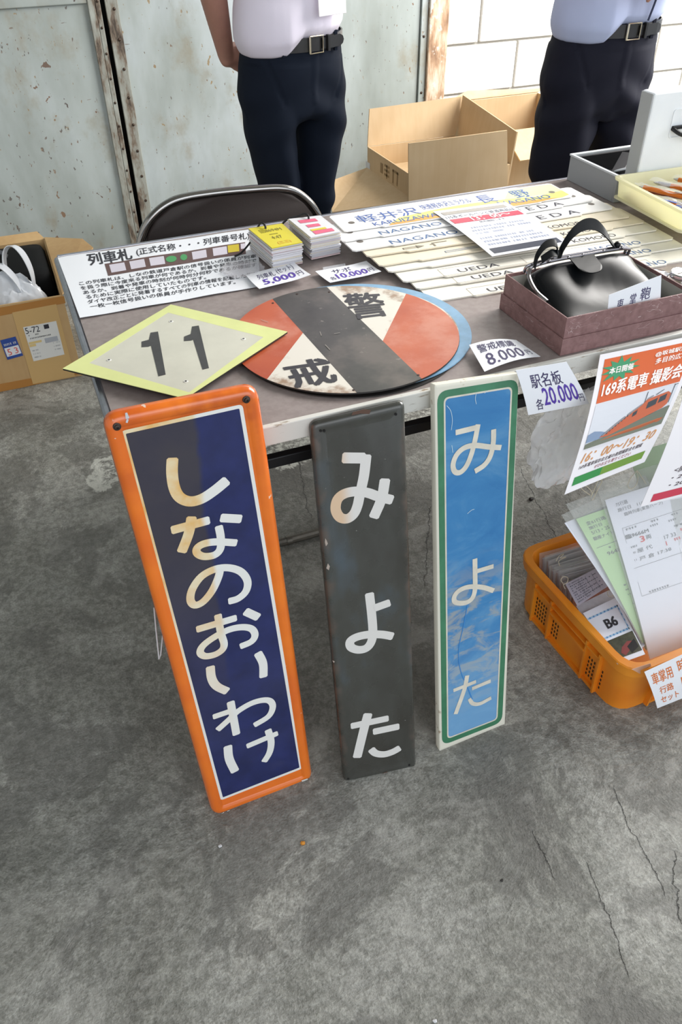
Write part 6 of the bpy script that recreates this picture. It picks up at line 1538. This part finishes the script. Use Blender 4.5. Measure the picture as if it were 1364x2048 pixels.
    for (sh_, el, wr, hd, pn) in arms:
        sh_, el, wr = map(Vector, (sh_, el, wr)); e2 = sh_.lerp(el, .72) if not sleeve_long else el
        capsule(bm, sh_, .062, e2, .056)
        if sleeve_long: capsule(bm, el, .054, el.lerp(wr, .85), .036)
    def shirt_f(v, n):
        x, y, z = v; d = .007 * noise.noise(Vector((x * 8, y * 8, z * 6)) + Vector(loc) * 2)
        k = math.exp(-((z - 1.02) / .05) ** 2); d += .0045 * k * math.sin(38 * x + 20 * y + 2) + .003 * k * noise.noise(Vector((x * 22, y * 22, z * 14)))
        if y < 0 and abs(x) < .014 and z < 1.47: d += .0014
        v = v + n * d
        if z < 1.075:            # the shirt blouses over the belt on his right side
            t = min(1, max(0, (-.030 - x) / .04)); q = (1.075 - z) / .09; q = max(0, min(1, q))
            v.z -= .038 * t * q; hx_ = Vector((x, y, 0)).normalized(); v += hx_ * (.017 * t * math.sin(min(1, q) * 2.2))
        return v
    remesh(bm, .0066, 3, 'shirt', shirt_m, r, shirt_f)
    for z in (1.13, 1.21, 1.29, 1.37):
        bm = BM(); lathe(bm, [(.0055, 0), (.005, .0015), (0, .0012)], 12, Matrix.Translation((0, -.132 - bl_ * 1.2 if z < 1.1 else -.126 - bl_ * (1.0 if z < 1.18 else .3), z)) @ Matrix.Rotation(math.radians(90), 4, 'X')); obj('button', bm, mat('shirt_button', 'cfd0d8', .3), r, smooth=True)
    # --- belt
    M_belt = mat('black_belt', '1b1a1b', .35, coat=.2)
    bm = BM(); a0 = ellring(0, -.004 - bl_ * .3, 0, .1475 * W, .1125 + bl_ * .5, 48); a1 = ellring(0, -.004 - bl_ * .3, 0, .1515 * W, .1165 + bl_ * .5, 48)
    def zz(ring, z): return [Vector((p.x, p.y, z)) for p in ring]
    A = [bm.verts.new(p) for p in zz(a0, .958)]; B = [bm.verts.new(p) for p in zz(a1, .958)]; C = [bm.verts.new(p) for p in zz(a1, .990)]; D = [bm.verts.new(p) for p in zz(a0, .990)]
    for i in range(48):
        j = (i + 1) % 48
        for P_, Q_ in ((A, B), (B, C), (C, D), (D, A)): bm.faces.new((P_[i], P_[j], Q_[j], Q_[i]))
    belt = obj('belt', bm, M_belt, r, smooth=True)
    yb_ = -.004 - bl_ * .3 - .1165 - bl_ * .5
    bm = BM(); pts = [(-.019, -.0195), (.021, -.0195), (.021, .0195), (-.019, .0195)]
    tube(bm, [Vector((x, yb_ - .004, .974 + z)) for x, z in pts], .0024, 8, closed=True); tube(bm, [Vector((-.019, yb_ - .004, .974 - .019)), Vector((-.019, yb_ - .004, .974 + .019))], .003, 8)
    obj('buckle', bm, mat('brass_nickel_buckle', 'c9bfa8', .2, 1.0), belt, smooth=True)
    bm = BM(); box(bm, .036, .044, yb_ - .0065, yb_ + .006, .955, .993, .001); obj('keeper', bm, M_belt, belt)
    bm = BM(); prism(bm, [(.022, .962), (.085, .960), (.098, .966), (.102, .974), (.098, .983), (.085, .989), (.022, .987)], 0, .003, f=lambda x, y, z: (x, yb_ - .001 - z + (x * x) * 1.9, y)); obj('belt_tip', bm, M_belt, belt)
    for x in (-.085, .075):
        yy = -.004 - bl_ * .3 - (.1165 + bl_ * .5) * math.sqrt(1 - (x / (.1515 * W)) ** 2)
        bm = BM(); box(bm, x - .005, x + .005, yy - .003, yy + .004, .950, .998, .001); obj('belt_loop', bm, trouser_m, r)
    # --- shoes
    for s in (-1, 1):
        bm = BM(); x0 = s * (stance + .006)
        loft(bm, [[Vector((x0 + px * a, py, z)) for px, py in [(math.cos(t) * .048 * (1 - .12 * max(0, -math.sin(t))), -.045 + math.sin(t) * .138) for t in [2 * math.pi * i / 24 for i in range(24)]]] for z, a in ((0.001, .95), (.015, 1.0), (.020, .96), (.045, .88), (.060, .62))])
        obj('shoe', bm, mat('black_shoe', '101011', .25, coat=.3), r, smooth=True, sharp=50)
    return r
M_tr1 = mat('navy_trousers', '141b28', .8, bump=.15, bscale=900, spec=.15); M_tr2 = mat('dark_violet_navy_trousers', '181926', .75, bump=.15, bscale=900, spec=.2)
M_sh1 = mat('white_lavender_shirt', 'e3dcea', .7, bump=.1, bscale=700); M_sh2 = mat('pale_blue_shirt', 'b4bedd', .7, bump=.1, bscale=700)
p1 = person((.748, 1.40, 0), math.radians(13), 'man in white short-sleeved shirt and navy trousers, hands behind his back', M_sh1, M_tr1,
    [((-.180, .0, 1.40), (-.196, .060, 1.13), (-.120, .150, .925), (1, .12, -.1), (0, -1, .2)), ((.190, .0, 1.40), (.222, .055, 1.12), (.160, .165, .925), (-1, .05, -.1), (0, -1, .2))], belly=.010, wfac=.98, stance=.060, lw=.88, folds=1.7)
# name badge hanging on the chest of the left man
bm = BM(); box(bm, -.045, .045, -.0015, .0015, -.060, .060, .001); 
bd = obj('name_badge', bm, mat('badge_white', 'eae6ea', .35, coat=.3), p1); bd.location = (.034, -.156, 1.100); bd.rotation_euler = (math.radians(-4), 0, math.radians(5))
ik = Ink(lambda u, v, h: (-.04 + .08 * u, -.0016 - h, .055 - .11 * v)); ik.greek(.2, .30, .8, .34, 8); ik.greek(.3, .5, .8, .56, 6); ik.greek(.3, .66, .8, .70, 8); ik.done('badge_print', mat('badge_grey', 'b9a9b0', .5), bd)
ik = Ink(lambda u, v, h: (-.04 + .08 * u, -.0016 - h, .055 - .11 * v)); ik.poly([(.15 + .10 * math.cos(a), .15 + .08 * math.sin(a)) for a in [2 * math.pi * k / 14 for k in range(14)]]); ik.done('badge_mark', mat('badge_orange', 'd98a6a', .5), bd)
bm = BM(); tube(bm, catmull([(.034, -.158, 1.158), (.065, -.150, 1.25), (.085, -.125, 1.38), (.068, -.05, 1.475), (.05, .04, 1.49)], 6), .0028, 6); tube(bm, catmull([(.034, -.158, 1.158), (.0, -.150, 1.25), (-.055, -.125, 1.38), (-.064, -.05, 1.475), (-.05, .04, 1.49)], 6), .0028, 6); obj('lanyard', bm, mat('grey_lanyard', '8f93a0', .6), p1, smooth=True)
p2 = person((1.634, 1.20, 0), math.radians(-3), 'man in pale blue shirt and dark trousers standing beside the grey case', M_sh2, M_tr2,
    [((-.195, .0, 1.40), (-.25, -.02, 1.14), (-.09, -.20, 1.12), (1, -.25, .1), (0, .6, -1)), ((.195, .0, 1.40), (.25, -.02, 1.14), (.10, -.20, 1.115), (-1, -.25, .05), (0, .6, -1))], belly=.012, wfac=1.05, sleeve_long=False, folds=2.6, stance=.092, drop=.035)
bm = BM(); tube(bm, catmull([(.028, -.150, 1.0), (.034, -.160, 1.06), (.045, -.158, 1.15), (.055, -.13, 1.35), (.06, -.05, 1.48)], 6), .003, 6); obj('lanyard', bm, mat('dark_blue_cord', '2c3350', .6), p2, smooth=True)
